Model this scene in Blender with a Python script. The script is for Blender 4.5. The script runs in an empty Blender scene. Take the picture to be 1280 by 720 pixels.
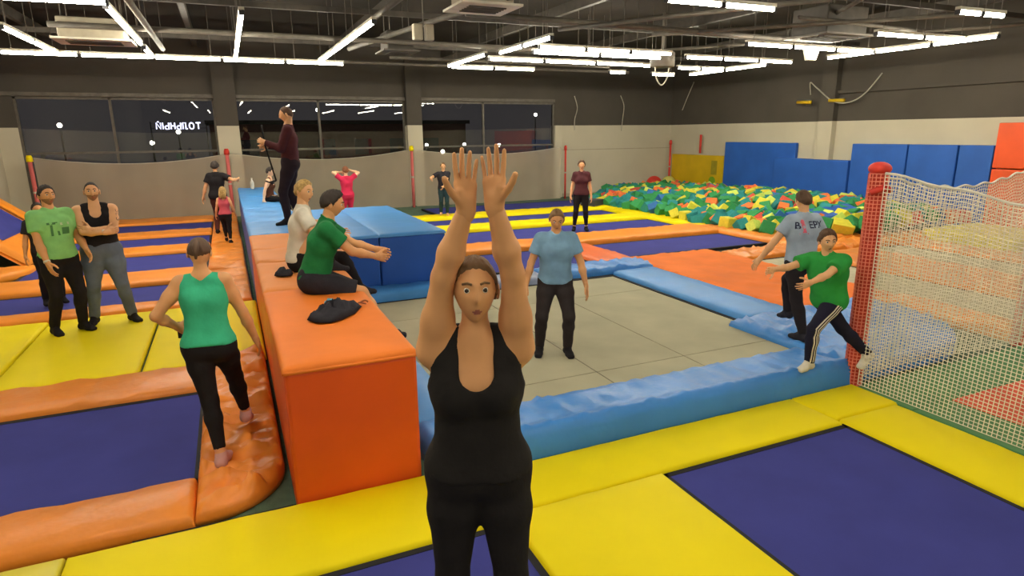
import bpy, bmesh, math, random
import numpy as np
from mathutils import Vector, Matrix
from mathutils.bvhtree import BVHTree
random.seed(7)
rng = np.random.default_rng(7)
C = bpy.context.scene.collection
U = 0.873            # layout unit -> metres

# ------------------------------------------------------------------ camera, world, exposure
cam = bpy.data.cameras.new('camera'); cam.sensor_width = 36; cam.lens = 780/1280*36; cam.clip_end = 200
camo = bpy.data.objects.new('camera', cam); C.objects.link(camo)
def cam_axes(p, y, r):
    f = Vector((math.sin(y)*math.cos(p), math.cos(y)*math.cos(p), -math.sin(p)))
    r0 = Vector((math.cos(y), -math.sin(y), 0)); u0 = r0.cross(f)
    c, s = math.cos(r), math.sin(r)
    return r0*c+u0*s, u0*c-r0*s, f
R_, U_, F_ = cam_axes(.2435, .4185, -.00918)
m = Matrix((R_, U_, -F_)).transposed().to_4x4(); m.translation = Vector((0, 0, 2.75*U))
camo.matrix_world = m
bpy.context.scene.camera = camo
w = bpy.data.worlds.new('night'); bpy.context.scene.world = w; w.use_nodes = True
w.node_tree.nodes['Background'].inputs[0].default_value = (.052, .047, .05, 1)
w.node_tree.nodes['Background'].inputs[1].default_value = .75
vs = bpy.context.scene.view_settings
vs.view_transform = 'Standard'; vs.look = 'None'; vs.exposure = 0.0; vs.gamma = 1.0; vs.use_curve_mapping = False
TUBE = 66.0

# ------------------------------------------------------------------ materials
def lin(c):
    c = c/255
    return c/12.92 if c <= .04045 else ((c+.055)/1.055)**2.4
_m = {}
def mat(name, rgb, rough=.6, var=.06, scale=6, bump=0, bscale=20, spec=.4, emit=0, kind='noise', stretch=(1, 1, 1), coat=0):
    if name in _m: return _m[name]
    m = bpy.data.materials.new(name); m.use_nodes = True; _m[name] = m
    nt = m.node_tree; b = nt.nodes['Principled BSDF']
    col = [lin(v) for v in rgb]
    b.inputs['Roughness'].default_value = rough
    b.inputs['Specular IOR Level'].default_value = spec
    if coat: b.inputs['Coat Weight'].default_value = coat; b.inputs['Coat Roughness'].default_value = .25
    tc = nt.nodes.new('ShaderNodeTexCoord'); mp = nt.nodes.new('ShaderNodeMapping')
    mp.inputs['Scale'].default_value = stretch
    nt.links.new(tc.outputs['Object'], mp.inputs[0])
    n = nt.nodes.new('ShaderNodeTexNoise'); n.inputs['Scale'].default_value = scale; n.inputs['Detail'].default_value = 4
    nt.links.new(mp.outputs[0], n.inputs[0])
    r = nt.nodes.new('ShaderNodeValToRGB')
    r.color_ramp.elements[0].color = [v*(1-var*2) for v in col]+[1]; r.color_ramp.elements[0].position = .3
    r.color_ramp.elements[1].color = [min(1, v*(1+var*2)) for v in col]+[1]; r.color_ramp.elements[1].position = .7
    nt.links.new(n.outputs[0], r.inputs[0]); nt.links.new(r.outputs[0], b.inputs['Base Color'])
    if bump:
        n2 = nt.nodes.new('ShaderNodeTexNoise'); n2.inputs['Scale'].default_value = bscale; n2.inputs['Detail'].default_value = 3
        nt.links.new(mp.outputs[0], n2.inputs[0])
        bp = nt.nodes.new('ShaderNodeBump'); bp.inputs['Strength'].default_value = bump; bp.inputs['Distance'].default_value = .02
        nt.links.new(n2.outputs[0], bp.inputs['Height']); nt.links.new(bp.outputs[0], b.inputs['Normal'])
    if emit:
        b.inputs['Emission Color'].default_value = col+[1]; b.inputs['Emission Strength'].default_value = emit
    return m
def vinyl(name, rgb, **k):
    d = dict(rough=.42, var=.05, scale=1.6, bump=.35, bscale=3.0, spec=.35); d.update(k); return mat(name, rgb, **d)
ORANGE = vinyl('orange_vinyl', (234, 140, 38)); ORANGE_C = vinyl('crumpled_orange_vinyl', (226, 134, 46), bump=.9, bscale=5, rough=.36)
ORANGE_BOX = vinyl('box_orange_vinyl', (215, 84, 22), bump=.12); ORANGE_TOP = vinyl('faded_orange_vinyl', (224, 138, 72), bump=.3, rough=.6, spec=.2)
YEL = vinyl('yellow_vinyl', (236, 214, 6), bump=.1, rough=.6, spec=.15, var=.02); YEL2 = vinyl('pale_yellow_vinyl', (214, 200, 60), bump=.15)
BLUE = vinyl('light_blue_vinyl', (66, 138, 208), bump=.5); BLUE_C = vinyl('crumpled_blue_vinyl', (62, 130, 205), bump=1.0, bscale=4, rough=.36)
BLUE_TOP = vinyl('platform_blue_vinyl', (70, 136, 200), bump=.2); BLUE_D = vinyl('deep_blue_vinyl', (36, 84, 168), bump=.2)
BLUE_W = vinyl('wall_blue_vinyl', (40, 92, 178), bump=.15, rough=.55)
YEL_W = vinyl('wall_yellow_vinyl', (205, 170, 20), bump=.1); RED_W = vinyl('wall_orange_vinyl', (226, 84, 30), bump=.1)
BED = mat('purple_blue_mesh_bed', (60, 63, 134), rough=.85, var=.04, scale=2, bump=.1, bscale=220, spec=.12)
KHAKI = mat('khaki_woven_bed', (172, 166, 138), rough=.85, var=.05, scale=1.5, bump=.2, bscale=160)
BLACK = mat('black_webbing', (24, 24, 30), rough=.8); DARKIN = mat('dark_underframe', (30, 32, 30), rough=.9)
WALLD = mat('dark_grey_wall_paint', (78, 73, 66), rough=.9, var=.05, scale=.8, spec=.2)
WALLW = mat('cream_wall_paint', (192, 184, 162), rough=.85, var=.03, scale=.8, spec=.2)
CEIL = mat('dark_ceiling_paint', (60, 56, 51), rough=.95, var=.1, scale=.6, spec=.1)
STEEL = mat('grey_painted_steel', (94, 88, 79), rough=.6, var=.1); DUCT = mat('dull_duct_metal', (66, 61, 54), rough=.6, var=.12)
WHITEM = mat('white_enamel', (205, 200, 184), rough=.5); CREAMM = mat('cream_unit_casing', (168, 158, 138), rough=.6)
FLOORG = mat('green_carpet', (82, 104, 84), rough=.95, var=.1, scale=8, bump=.2, bscale=80)
GREENM = vinyl('green_floor_mat', (74, 124, 76), rough=.7); REDM = vinyl('red_floor_mat', (206, 78, 52), rough=.7)
TUBEM = mat('lit_tube', (255, 247, 226), emit=TUBE, var=0)
RED = mat('red_padding', (206, 56, 44), rough=.6); PINK = mat('faded_pink_padding', (196, 96, 92), rough=.7)
GREYP = mat('grey_rubber', (58, 58, 62), rough=.7)

# ------------------------------------------------------------------ mesh helpers
def tag(o, label=None, cat=None, group=None, kind=None):
    if label: o['label'] = label
    if cat: o['category'] = cat
    if group: o['group'] = group
    if kind: o['kind'] = kind
    return o
def mk(name, verts, faces, m, parent=None, smooth=False, unit=U, mats=None, midx=None):
    me = bpy.data.meshes.new(name)
    v = np.asarray(verts, dtype=float)*unit
    me.from_pydata(v.tolist(), [], [tuple(map(int, f)) for f in faces] if not isinstance(faces, np.ndarray) else faces.tolist())
    for mm in (mats or [m]): me.materials.append(mm)
    if midx is not None: me.polygons.foreach_set('material_index', np.asarray(midx, dtype=np.int32))
    if smooth: me.polygons.foreach_set('use_smooth', [True]*len(me.polygons))
    me.update()
    o = bpy.data.objects.new(name, me); C.objects.link(o)
    if parent: o.parent = parent
    return o
def empty(name, x=0, y=0, z=0, rz=0):
    o = bpy.data.objects.new(name, None); o.empty_display_size = .1; C.objects.link(o)
    o.location = (x*U, y*U, z*U); o.rotation_euler = (0, 0, rz); return o
def boxv(x0, x1, y0, y1, z0, z1, b=0):
    """box with chamfered edges; returns verts, faces"""
    if b <= 0:
        v = [(x, y, z) for z in (z0, z1) for y in (y0, y1) for x in (x0, x1)]
        return v, [(0, 2, 3, 1), (4, 5, 7, 6), (0, 1, 5, 4), (1, 3, 7, 5), (3, 2, 6, 7), (2, 0, 4, 6)]
    bm = bmesh.new(); vs_ = [bm.verts.new(p) for p in boxv(x0, x1, y0, y1, z0, z1)[0]]
    for f in boxv(0, 1, 0, 1, 0, 1)[1]: bm.faces.new([vs_[i] for i in f])
    bmesh.ops.bevel(bm, geom=bm.edges[:], offset=b, segments=2, affect='EDGES', profile=.5)
    bm.verts.index_update(); v = [tuple(q.co) for q in bm.verts]; f = [[q.index for q in p.verts] for p in bm.faces]; bm.free()
    return v, f
def box(name, x0, x1, y0, y1, z0, z1, m, parent=None, b=0):
    v, f = boxv(x0, x1, y0, y1, z0, z1, b); return mk(name, v, f, m, parent, smooth=False)
def join(parts):
    V = []; F = []
    for v, f in parts:
        n = len(V); V += [tuple(p) for p in v]; F += [tuple(int(i)+n for i in q) for q in f]
    return V, F
def tubev(pts, r, seg=8, caps=True):
    pts = [Vector(p) for p in pts]; n = len(pts); rs = r if hasattr(r, '__len__') else [r]*n
    V = []; F = []
    t0 = (pts[1]-pts[0]).normalized(); a = t0.orthogonal().normalized()
    for i, p in enumerate(pts):
        t = (pts[min(i+1, n-1)]-pts[max(i-1, 0)]).normalized()
        a = (a-t*a.dot(t)).normalized(); b = t.cross(a)
        for k in range(seg):
            q = 2*math.pi*k/seg; V.append(tuple(p+(a*math.cos(q)+b*math.sin(q))*rs[i]))
    for i in range(n-1):
        for k in range(seg):
            F.append((i*seg+k, i*seg+(k+1) % seg, (i+1)*seg+(k+1) % seg, (i+1)*seg+k))
    if caps: F.append(tuple(range(seg))[::-1]); F.append(tuple((n-1)*seg+k for k in range(seg)))
    return V, F
def tube(name, pts, r, m, parent=None, seg=8, unit=U):
    v, f = tubev(pts, r, seg); return mk(name, v, f, m, parent, smooth=True, unit=unit)
def spherev(c, r, nu=16, nv=10):
    V = []; F = []
    rr = r if hasattr(r, '__len__') else (r, r, r)
    for j in range(nv+1):
        th = math.pi*j/nv
        for i in range(nu):
            ph = 2*math.pi*i/nu
            V.append((c[0]+rr[0]*math.sin(th)*math.cos(ph), c[1]+rr[1]*math.sin(th)*math.sin(ph), c[2]+rr[2]*math.cos(th)))
    for j in range(nv):
        for i in range(nu): F.append((j*nu+i, (j+1)*nu+i, (j+1)*nu+(i+1) % nu, j*nu+(i+1) % nu))
    return V, F

def pad(name, x0, x1, y0, y1, z1, m, label, cat='pad', z0=-.06, wr=.012, rnd=.05, group=None, ridge=None, res=.12, corner=0, seed=None, wdir=None, parent=None):
    """stuffed vinyl pad: rounded edges, uneven top with creases; its own thickness"""
    g = np.random.default_rng(seed if seed is not None else int(abs(x0*131+y0*71+x1*17))+3)
    nx = int(min(90, max(6, (x1-x0)/res))); ny = int(min(110, max(6, (y1-y0)/res)))
    def grid(n, L):
        e = min(rnd, L*.3); ins = np.linspace(e, L-e, max(2, n-3))
        return np.concatenate([[0, 0.0001, e*.12, e*.4], ins, [L-e*.4, L-e*.12, L-.0001, L]])
    gx = grid(nx, x1-x0); gy = grid(ny, y1-y0)
    X, Y = np.meshgrid(gx, gy, indexing='ij'); e = rnd
    dx = np.minimum(X, (x1-x0)-X); dy = np.minimum(Y, (y1-y0)-Y); d = np.minimum(dx, dy)
    t = np.clip(d/e, 0, 1); prof = np.sqrt(1-(1-t)**2)
    Z = z0+(z1-z0)*np.clip(.25+.75*prof, 0, 1)
    k = np.zeros_like(Z)
    for i in range(9):
        a = g.uniform(0, math.pi) if wdir is None else wdir+g.normal(0, .22); f = g.uniform(3, 14); ph = g.uniform(0, 6.3)
        s = np.sin((X*math.cos(a)+Y*math.sin(a))*f+ph+1.5*np.sin(X*g.uniform(.6, 2)+g.uniform(0, 6))+1.5*np.sin(Y*g.uniform(.6, 2)))
        k += (1-np.abs(s))**4*g.uniform(.4, 1.3)
    Z = Z+wr*(k-.9)*t
    if ridge is not None: Z = Z+ridge(X+x0, Y+y0)*t
    Z[0, :] = Z[-1, :] = z0; Z[:, 0] = Z[:, -1] = z0
    if corner:   # round one outer corner (x1,y0)
        cx, cy = x1-corner, y0+corner; PX = X+x0; PY = Y+y0
        ox = PX-cx; oy = cy-PY; msk = (ox > 0) & (oy > 0)
        mx = np.maximum(ox, oy); h = np.hypot(ox, oy)+1e-9; sc = np.where(msk, mx/h, 1)
        X = np.where(msk, cx+ox*sc-x0, X); Y = np.where(msk, cy-oy*sc-y0, Y)
    n0, n1 = X.shape
    V = np.stack([X+x0, Y+y0, Z], -1).reshape(-1, 3)
    I = np.arange(n0*n1).reshape(n0, n1)
    F = np.stack([I[:-1, :-1], I[1:, :-1], I[1:, 1:], I[:-1, 1:]], -1).reshape(-1, 4)
    bot = [tuple(int(q) for q in list(I[0, :])+list(I[1:, -1])+list(I[-1, :-1][::-1])+list(I[1:-1, 0][::-1]))]
    o = mk(name, V, [tuple(f) for f in F.tolist()]+bot, m, parent, smooth=True)
    if label: tag(o, label, cat, group)
    return o
def bed(x0, x1, y0, y1, label, z=0.0, m=None, group=None, gap=.05):
    """trampoline bed let into a black webbing border with springs below"""
    t = empty('trampoline', (x0+x1)/2, (y0+y1)/2, 0); tag(t, label, 'trampoline', group)
    cx, cy = (x0+x1)/2, (y0+y1)/2
    n = 10; gx = np.linspace(x0+gap-cx, x1-gap-cx, n); gy = np.linspace(y0+gap-cy, y1-gap-cy, n)
    V = []; F = []
    for i, a in enumerate(gx):
        for j, b_ in enumerate(gy):
            V.append((a, b_, z-.02*math.sin(math.pi*i/(n-1))*math.sin(math.pi*j/(n-1))))
    k = len(V); V += [(v[0], v[1], v[2]-.012) for v in V]
    for i in range(n-1):
        for j in range(n-1):
            q = (i*n+j, (i+1)*n+j, (i+1)*n+j+1, i*n+j+1); F.append(q); F.append(tuple(a+k for a in q[::-1]))
    mk('bed', V, F, m or BED, t, smooth=True)
    hx, hy = (x1-x0)/2, (y1-y0)/2
    bars = [boxv(-hx-.02, hx+.02, -hy-.02, -hy+gap, -.06, z+.004), boxv(-hx-.02, hx+.02, hy-gap, hy+.02, -.06, z+.004),
            boxv(-hx-.02, -hx+gap, -hy, hy, -.06, z+.004), boxv(hx-gap, hx+.02, -hy, hy, -.06, z+.004)]
    mk('border', *join(bars), BLACK, t)
    return t
def st(o): o['kind'] = 'structure'; return o

# ------------------------------------------------------------------ room shell
XL, XR, YB, YN, ZC = -6.5, 19.5, 25.0, -16.0, 6.1
st(box('floor', XL, XR, YN, YB, -.16, -.07, FLOORG))
st(box('ceiling', XL-.3, XR+.3, YN, YB+.3, ZC, ZC+.2, CEIL))
# left wall, right wall, near wall: cream dado band below, dark above
for nm, a in (('wall_left', (XL-.3, XL, YN, YB)), ('wall_right', (XR, XR+.3, YN, YB)), ('wall_near', (XL-.3, XR+.3, YN-.3, YN))):
    v1, f1 = boxv(*a, -.1, 3.05); v2, f2 = boxv(*a, 3.05, ZC+.1)
    n = len(v1); o = mk(nm, v1+v2, f1+[tuple(i+n for i in f) for f in f2], None, mats=[WALLW, WALLD], midx=[0]*6+[1]*6); st(o)
# back wall with three window openings
segs = [(XL-.3, -5.95, 0, ZC, 1), (-.22, .36, 0, ZC, 1), (6.56, 7.2, 0, ZC, 1), (13.22, XR+.3, 0, ZC, 1)]
V = []; F = []; MI = []
def add(a, mi):
    v, f = boxv(*a); n = len(V); V.extend(v); F.extend([tuple(i+n for i in q) for q in f]); MI.extend([mi]*6)
for x0, x1, *_ in segs:
    add((x0, x1, YB, YB+.3, -.1, 3.05), 0); add((x0, x1, YB, YB+.3, 3.05, 4.0), 1)
add((XL-.3, XR+.3, YB, YB+.3, 4.0, ZC+.1), 1)
st(mk('wall_back', V, F, None, mats=[WALLW, WALLD], midx=MI))
# columns standing proud of the window wall
for i, (x0, x1) in enumerate(((-.22, .5), (6.58, 7.18))):
    V = []; F = []; MI = []; add((x0, x1, YB-.28, YB, -.07, 3.08), 0); add((x0, x1, YB-.28, YB, 3.08, ZC), 1)
    st(mk('trim_%d' % (i+1), V, F, None, mats=[WALLW, WALLD], midx=MI))
st(box('trim_3', 13.2, 13.55, YB-.14, YB, -.07, 3.05, WALLW)); 
V = []; F = []; MI = []; add((XR-.22, XR, 15.9, 16.5, -.07, 3.05), 0); add((XR-.22, XR, 15.9, 16.5, 3.05, ZC), 1)
st(mk('trim_4', V, F, None, mats=[WALLW, WALLD], midx=MI))
st(box('trim_5', XR-.12, XR, YN, 15.9, 3.96, 4.06, WALLD))
st(box('trim_6', XL, 13.2, YB-.1, YB, 4.02, 4.14, STEEL))
st(box('trim_7', 13.55, XR, YB-.02, YB, 1.98, 2.02, CREAMM))
st(box('baseboard_back', 13.55, XR, YB-.03, YB, -.07, .08, CREAMM))
# windows: dark glazing that mirrors the lit hall
def glass():
    m = bpy.data.materials.new('window_glass'); m.use_nodes = True; nt = m.node_tree; nt.nodes.clear()
    o = nt.nodes.new('ShaderNodeOutputMaterial'); mx = nt.nodes.new('ShaderNodeMixShader'); t = nt.nodes.new('ShaderNodeBsdfTransparent')
    g = nt.nodes.new('ShaderNodeBsdfGlossy'); g.inputs['Roughness'].default_value = .01; fr = nt.nodes.new('ShaderNodeFresnel'); fr.inputs[0].default_value = 1.9
    t.inputs[0].default_value = (.75, .78, .78, 1)
    nt.links.new(fr.outputs[0], mx.inputs[0]); nt.links.new(t.outputs[0], mx.inputs[1]); nt.links.new(g.outputs[0], mx.inputs[2]); nt.links.new(mx.outputs[0], o.inputs[0]); return m
GLASS = glass()
for i, (x0, x1, mull) in enumerate(((-5.95, -.22, (-3.35,)), (.36, 6.56, (3.3,)), (7.2, 13.22, (9.9,)))):
    wn = empty('window_%d' % (i+1), (x0+x1)/2, YB+.08, 0); st(wn); cx = (x0+x1)/2
    fr = []
    for a, b_ in ((x0, x0+.07), (x1-.07, x1)): fr.append(boxv(a-cx, b_-cx, -.05, .05, 0, 4.0))
    fr += [boxv(x0-cx, x1-cx, -.05, .05, 3.93, 4.0), boxv(x0-cx, x1-cx, -.05, .05, -.05, .1), boxv(x0-cx, x1-cx, -.04, .04, 2.2, 2.27)]
    mk('window_frame', *join(fr), STEEL, wn)
    xs = [x0]+list(mull)+[x1]
    for mu in mull: box('mullion', mu-cx-.04, mu-cx+.04, -.05, .05, 0, 4.0, STEEL, wn)
    for a, b_ in zip(xs[:-1], xs[1:]):
        for z0, z1 in ((.1, 2.2), (2.27, 3.93)):
            mk('pane', [(a-cx+.03, 0, z0), (b_-cx-.03, 0, z0), (b_-cx-.03, 0, z1), (a-cx+.03, 0, z1)], [(0, 1, 2, 3)], GLASS, wn)
# night outside: dark yard, a low building, street lamps, a lit sign
st(box('ground_outside', -30, 50, YB+.3, YB+50, -.3, -.12, mat('dark_asphalt', (40, 38, 40), rough=.9)))
bl = empty('building', 8, YB+30, 0); tag(bl, 'low dark brick building across the yard behind the window wall', 'building')
box('wall', -9, 12, 0, 6, -.1, 3.6, mat('dim_red_brick', (90, 50, 46), rough=.9), bl); box('roof', -9.3, 12.3, -.3, 6.3, 3.6, 3.9, DARKIN, bl)
for k in range(6): box('window', -7+k*3, -5.6+k*3, -.05, .05, 1.1, 2.4, mat('dim_far_glass', (46, 46, 56), rough=.2), bl)
LAMPM = mat('street_lamp_glow', (255, 246, 228), emit=14, var=0)
lamps = [(-2.6, 45, 3.0, 'left-hand'), (-8.5, 44, 3.4, 'far left'), (-4.2, 46, 2.35, 'lower left'), (6, 46, 4.4, 'middle'), (14.2, 48, 1.9, 'row of headlight height'), (17.3, 48, 1.9, 'pair of headlight height'),
         (23.6, 48, 4.2, 'bright single'), (20.3, 48, 1.8, 'low right'), (12.9, 40, 1.6, 'low middle')]
for k, (x, y, z, wd) in enumerate(lamps):
    l = empty('street_lamp', x, y, 0); tag(l, 'small %s street lamp glowing in the dark outside the windows' % wd, 'lamp')
    tube('pole', [(0, 0, -.1), (0, 0, z)], .05, DARKIN, l, 6); mk('lamp_head', *spherev((0, -.05, z), .13, 10, 6), LAMPM, l, True)
# sign: mirrored glowing letters
def stroke_sign():
    G = {'N': [[(0, 0), (0, 1), (.62, 0), (.62, 1)], [(.2, 1.18), (.31, 1.12), (.42, 1.18)]], 'I': [[(0, 0), (0, 1)]],
         'd': [[(.55, 1), (.55, 0), (.15, 0), (0, .12), (0, .38), (.15, .5), (.55, .5)]], 'H': [[(0, 0), (0, 1)], [(.55, 0), (.55, 1)], [(0, .5), (.55, .5)]],
         'P': [[(0, 0), (0, 1), (.42, 1), (.42, 0), (.62, 0), (.62, .12)]], 'O': [[(.35+.34*math.cos(t*math.pi/6), .5+.5*math.sin(t*math.pi/6)) for t in range(13)]],
         'T': [[(0, 1), (.7, 1)], [(.35, 1), (.35, 0)]]}
    W = {'N': .62, 'I': 0, 'd': .55, 'H': .55, 'P': .62, 'O': .69, 'T': .7}
    t = empty('shop_sign', -1.52, YB+.6, 2.99); tag(t, 'glowing violet-white sign with reversed letters behind the left window', 'sign')
    x = -.62; sc = .215; EM = mat('sign_glow', (226, 224, 255), emit=3.2, var=0)
    for ch in 'NIdHdPOT':
        ps = [tubev([(x+a*sc, 0, b_*sc) for a, b_ in s], .021, 6) for s in G[ch]]
        mk('letter', *join(ps), EM, t); x += W[ch]*sc+.068
    for zz in (.02, .19): box('sign_rail', -.8, .98, .05, .07, zz, zz+.02, mat('sign_rail_dark', (22, 20, 34), rough=.8), t)
    for a in (-.8, .95): tube('bracket', [(a, .09, .25), (a, .09, -3.1)], .02, DARKIN, t, 6)
stroke_sign()

# ------------------------------------------------------------------ ceiling: tube lights, ducts, beams
ZL = 4.75
def tube_light(x, y, ang, L, label, group):
    t = empty('tube_light', x, y, ZL, ang); tag(t, label, 'ceiling light', group)
    box('housing', -L/2, L/2, -.045, .045, .035, .09, WHITEM, t)
    v, f = tubev([(-L/2+.03, 0, 0), (L/2-.03, 0, 0)], .036, 8); mk('tube', v, f, TUBEM, t, True)
    for a in (-L/2, L/2-.035): box('end_cap', a, a+.035, -.044, .044, -.04, .045, GREYP, t)
    for a in (-L*.35, L*.35): mk('hanger', *tubev([(a, 0, .1), (a, 0, ZC-ZL)], .008, 5), STEEL, t)
ordn = ['first', 'second', 'third', 'fourth', 'fifth', 'sixth', 'seventh', 'eighth', 'ninth']
def lights(kind, x0, y0, x1, y1, n, where):
    for i in range(n):
        a = (i+.5)/n; L = math.hypot(x1-x0, y1-y0)/n-.03
        if n == 1: lb = 'lone tube light %s' % where
        else: lb = '%s tube light from the %s %s' % (ordn[i], 'left' if kind == 'A' else 'near end', where)
        tube_light(x0+(x1-x0)*a, y0+(y1-y0)*a, math.atan2(y1-y0, x1-x0), L, lb, 'ceiling tube lights')
LS = [('A', -4.75, 19.6, 3.42, 19.6, 5, 'in the long row over the windows'), ('A', -4.45, 12.2, -1.4, 12.0, 2, 'in the short row at the top left corner'),
      ('B', -3.58, 15.2, -3.56, 19.5, 2, 'in the leftmost lengthwise row'),
      ('B', -1.5, 12.3, -1.49, 16.9, 2, 'in the row above the two men'), ('B', -1.5, 17.6, -1.5, 19.5, 1, 'at the far end of the row above the two men'),
      ('B', .48, 12.1, .49, 19.5, 3, 'in the row straight above the long box'), ('B', 2.72, 12.2, 2.68, 19.4, 3, 'in the row above the blue platform'),
      ('B', 6.48, 16.1, 6.48, 19.2, 1, 'at the slanting left of the central cluster'), ('B', 6.7, 12.8, 6.7, 15.7, 2, 'in the nearest slanting row of the central cluster'),
      ('A', 6.6, 19.4, 9.5, 19.35, 2, 'in the rearmost row of the centre cluster'), ('A', 6.9, 17.0, 12.1, 17.0, 3, 'in the second rearmost row of the centre cluster'),
      ('A', 7.4, 15.25, 11.4, 15.2, 2, 'in the middle row of the centre cluster'), ('A', 7.1, 14.3, 11.1, 14.35, 3, 'in the front row of the centre cluster'),
      ('A', 12.3, 19.3, 13.0, 19.3, 1, 'by the ceiling drum, rear'), ('A', 12.1, 17.1, 13.0, 17.1, 1, 'by the ceiling drum, front'),
      ('A', 14.2, 19.5, 15.25, 19.5, 1, 'in the far right corner'), ('A', 13.6, 17.3, 15.6, 17.35, 2, 'right of the ceiling drum'),
      ('B', 15.7, 15.5, 15.7, 19.2, 2, 'in the row along the right wall, far part'), ('A', 11.9, 14.8, 15.95, 14.8, 3, 'in the row starting at the ceiling drum'),
      ('A', 11.5, 12.1, 16.1, 12.2, 3, 'in the row with the small floodlight'), ('B', 16.0, 9.1, 16.0, 13.6, 3, 'in the row along the right wall, near part'),
      ('A', 13.0, 9.9, 16.1, 9.85, 2, 'in the upper right short row'), ('A', 12.0, 7.6, 13.3, 7.55, 2, 'near the top right corner'),
      ('A', 6.5, 8.65, 8.8, 8.63, 2, 'at the top edge of the picture')]
# rows that run on above and behind the camera position
LS += [('B', 4.3, -3, 4.3, 3.5, 3, 'overhead, right of the jumping woman'), ('B', -1.6, -2, -1.6, 7, 4, 'overhead above the left trampolines'), ('A', 6.5, 4.4, 13.5, 4.4, 3, 'overhead above the netted corner'), ('A', -5.5, 9, -3, 9, 1, 'overhead near the left wall'), ('B', 10.5, -2, 10.5, 3, 2, 'overhead above the green mats'), ('B', 1.2, 2.5, 1.2, 8.5, 2, 'overhead above the orange box')]
for x, n_, wd in ((-4.2, 3, 'far left'), (-1.0, 3, 'left'), (2.2, 3, 'middle left'), (5.6, 3, 'middle'), (8.8, 3, 'middle right'), (12.2, 3, 'right'), (15.8, 3, 'far right')):
    LS.append(('B', x, -14 if n_ % 2 else -12, x, -6.5, n_, 'in the %s row behind the camera' % wd))
for l in LS: lights(*l)
def beam(name, x0, y0, z0, x1, y1, z1, w_, h_, m, label, cat):
    L = math.hypot(x1-x0, y1-y0); o = box(name, 0, L, -w_/2, w_/2, -h_/2, h_/2, m)
    o.location = (x0*U, y0*U, z0*U); o.rotation_euler = (0, -math.atan2(z1-z0, L), math.atan2(y1-y0, x1-x0)); tag(o, label, cat); return o
for k, (x, wd) in enumerate(((-4.6, 'far left'), (-.6, 'left'), (3.9, 'middle left'), (8.2, 'middle'), (12.6, 'middle right'), (17, 'far right'))):
    beam('roof_beam', x, YN, 5.7, x, YB, 5.8, .14, .24, DUCT, 'dark %s roof beam running toward the window wall' % wd, 'beam')
for k, (y, wd) in enumerate(((5.5, 'nearest'), (10.2, 'second nearest'), (15.4, 'third nearest'), (20.8, 'rearmost'))):
    beam('cross_beam', XL, y, 5.45, XR, y, 5.5, .09, .12, DUCT, 'thin grey cross beam under the ceiling, the %s' % wd, 'beam')
for k, (x0, y0, x1, y1, z, lb) in enumerate(((-3, 16, 9, 16.2, 4.95, 'grey conduit pipe passing over the left light rows'), (4.7, 19.3, 12.5, 19.6, 4.95, 'grey conduit pipe behind the central lights'), (-6, 20.6, 14, 20.6, 4.9, 'long conduit pipe close to the window wall'),
      (3.4, 18.6, 5.0, 9.5, 5.05, 'slanting cable tray over the blue platform'), (6.8, 12.7, 9.6, 8.2, 4.9, 'bare track running on from the central cluster'), (9.6, 13.2, 14.5, 8.2, 5.0, 'bare track in front of the ceiling drum'),
      (4.5, 12.2, 14, 12.6, 5.0, 'pale conduit pipe crossing the upper right'), (12, 16.4, 17.5, 9, 5.1, 'slanting pipe beside the flood lamp'), (11.5, 10.6, 19, 11.2, 5.1, 'thin pipe high at the right'), (-1.2, 12, -1.2, 19, 4.9, 'light track alongside the row above the two men'), (2.9, 11, 2.9, 19, 4.95, 'light track alongside the row above the platform'), (9, 5, 15, 14, 5.3, 'long diagonal duct at the upper right'))):
    o = tube('pipe', [(x0, y0, z), ((x0+x1)/2, (y0+y1)/2, z+.01), (x1, y1, z)], .045 if k % 3 else .06, STEEL); tag(o, lb, 'pipe')
for lb, (x0, x1, y0, y1, z0, z1) in (('cream air unit hanging among the left lights', (-2.9, -1.7, 16.2, 17.0, 4.7, 5.15)), ('square cream air unit at the top middle', (4.0, 4.9, 10.8, 11.6, 4.9, 5.35)), ('small square air unit over the blue platform', (4.0, 4.7, 16.6, 17.4, 4.8, 5.3)), ('dark box-shaped air unit at the upper right', (12.6, 13.9, 10.8, 11.8, 4.85, 5.5))):
    cx, cy = (x0+x1)/2, (y0+y1)/2; t = empty('air_unit', cx, cy, z0); tag(t, lb, 'air conditioner')
    box('casing', x0-cx, x1-cx, y0-cy, y1-cy, .04, z1-z0, CREAMM if 'cream' in lb else DUCT, t, .03)
    box('grille_plate', x0-cx-.12, x1-cx+.12, y0-cy-.12, y1-cy+.12, 0, .04, WHITEM if 'cream' in lb else STEEL, t)
    for s in range(5): box('grille_slat', x0-cx+.1, x1-cx-.1, y0-cy+.12+s*(y1-y0-.2)/5, y0-cy+.17+s*(y1-y0-.2)/5, -.02, 0, DUCT, t)
    for a in (x0-cx+.1, x1-cx-.1):
        for b_ in (y0-cy+.1, y1-cy-.1): mk('hanger', *tubev([(a, b_, z1-z0), (a, b_, ZC-z0)], .012, 5), STEEL, t)
t = empty('ceiling_drum', 12.05, 16.0, 4.6); tag(t, 'grey round ventilation drum under the ceiling', 'vent')
mk('drum', *tubev([(0, 0, 0), (0, 0, .02), (0, 0, .38), (0, 0, .44)], [.3, .36, .36, .3], 24), STEEL, t, True); mk('rod', *tubev([(0, 0, .44), (0, 0, ZC-4.6)], .05, 8), STEEL, t)
t = empty('flood_lamp', 14.0, 12.4, 4.5); tag(t, 'small trapezoid flood lamp hanging right of the drum', 'lamp')
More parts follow.
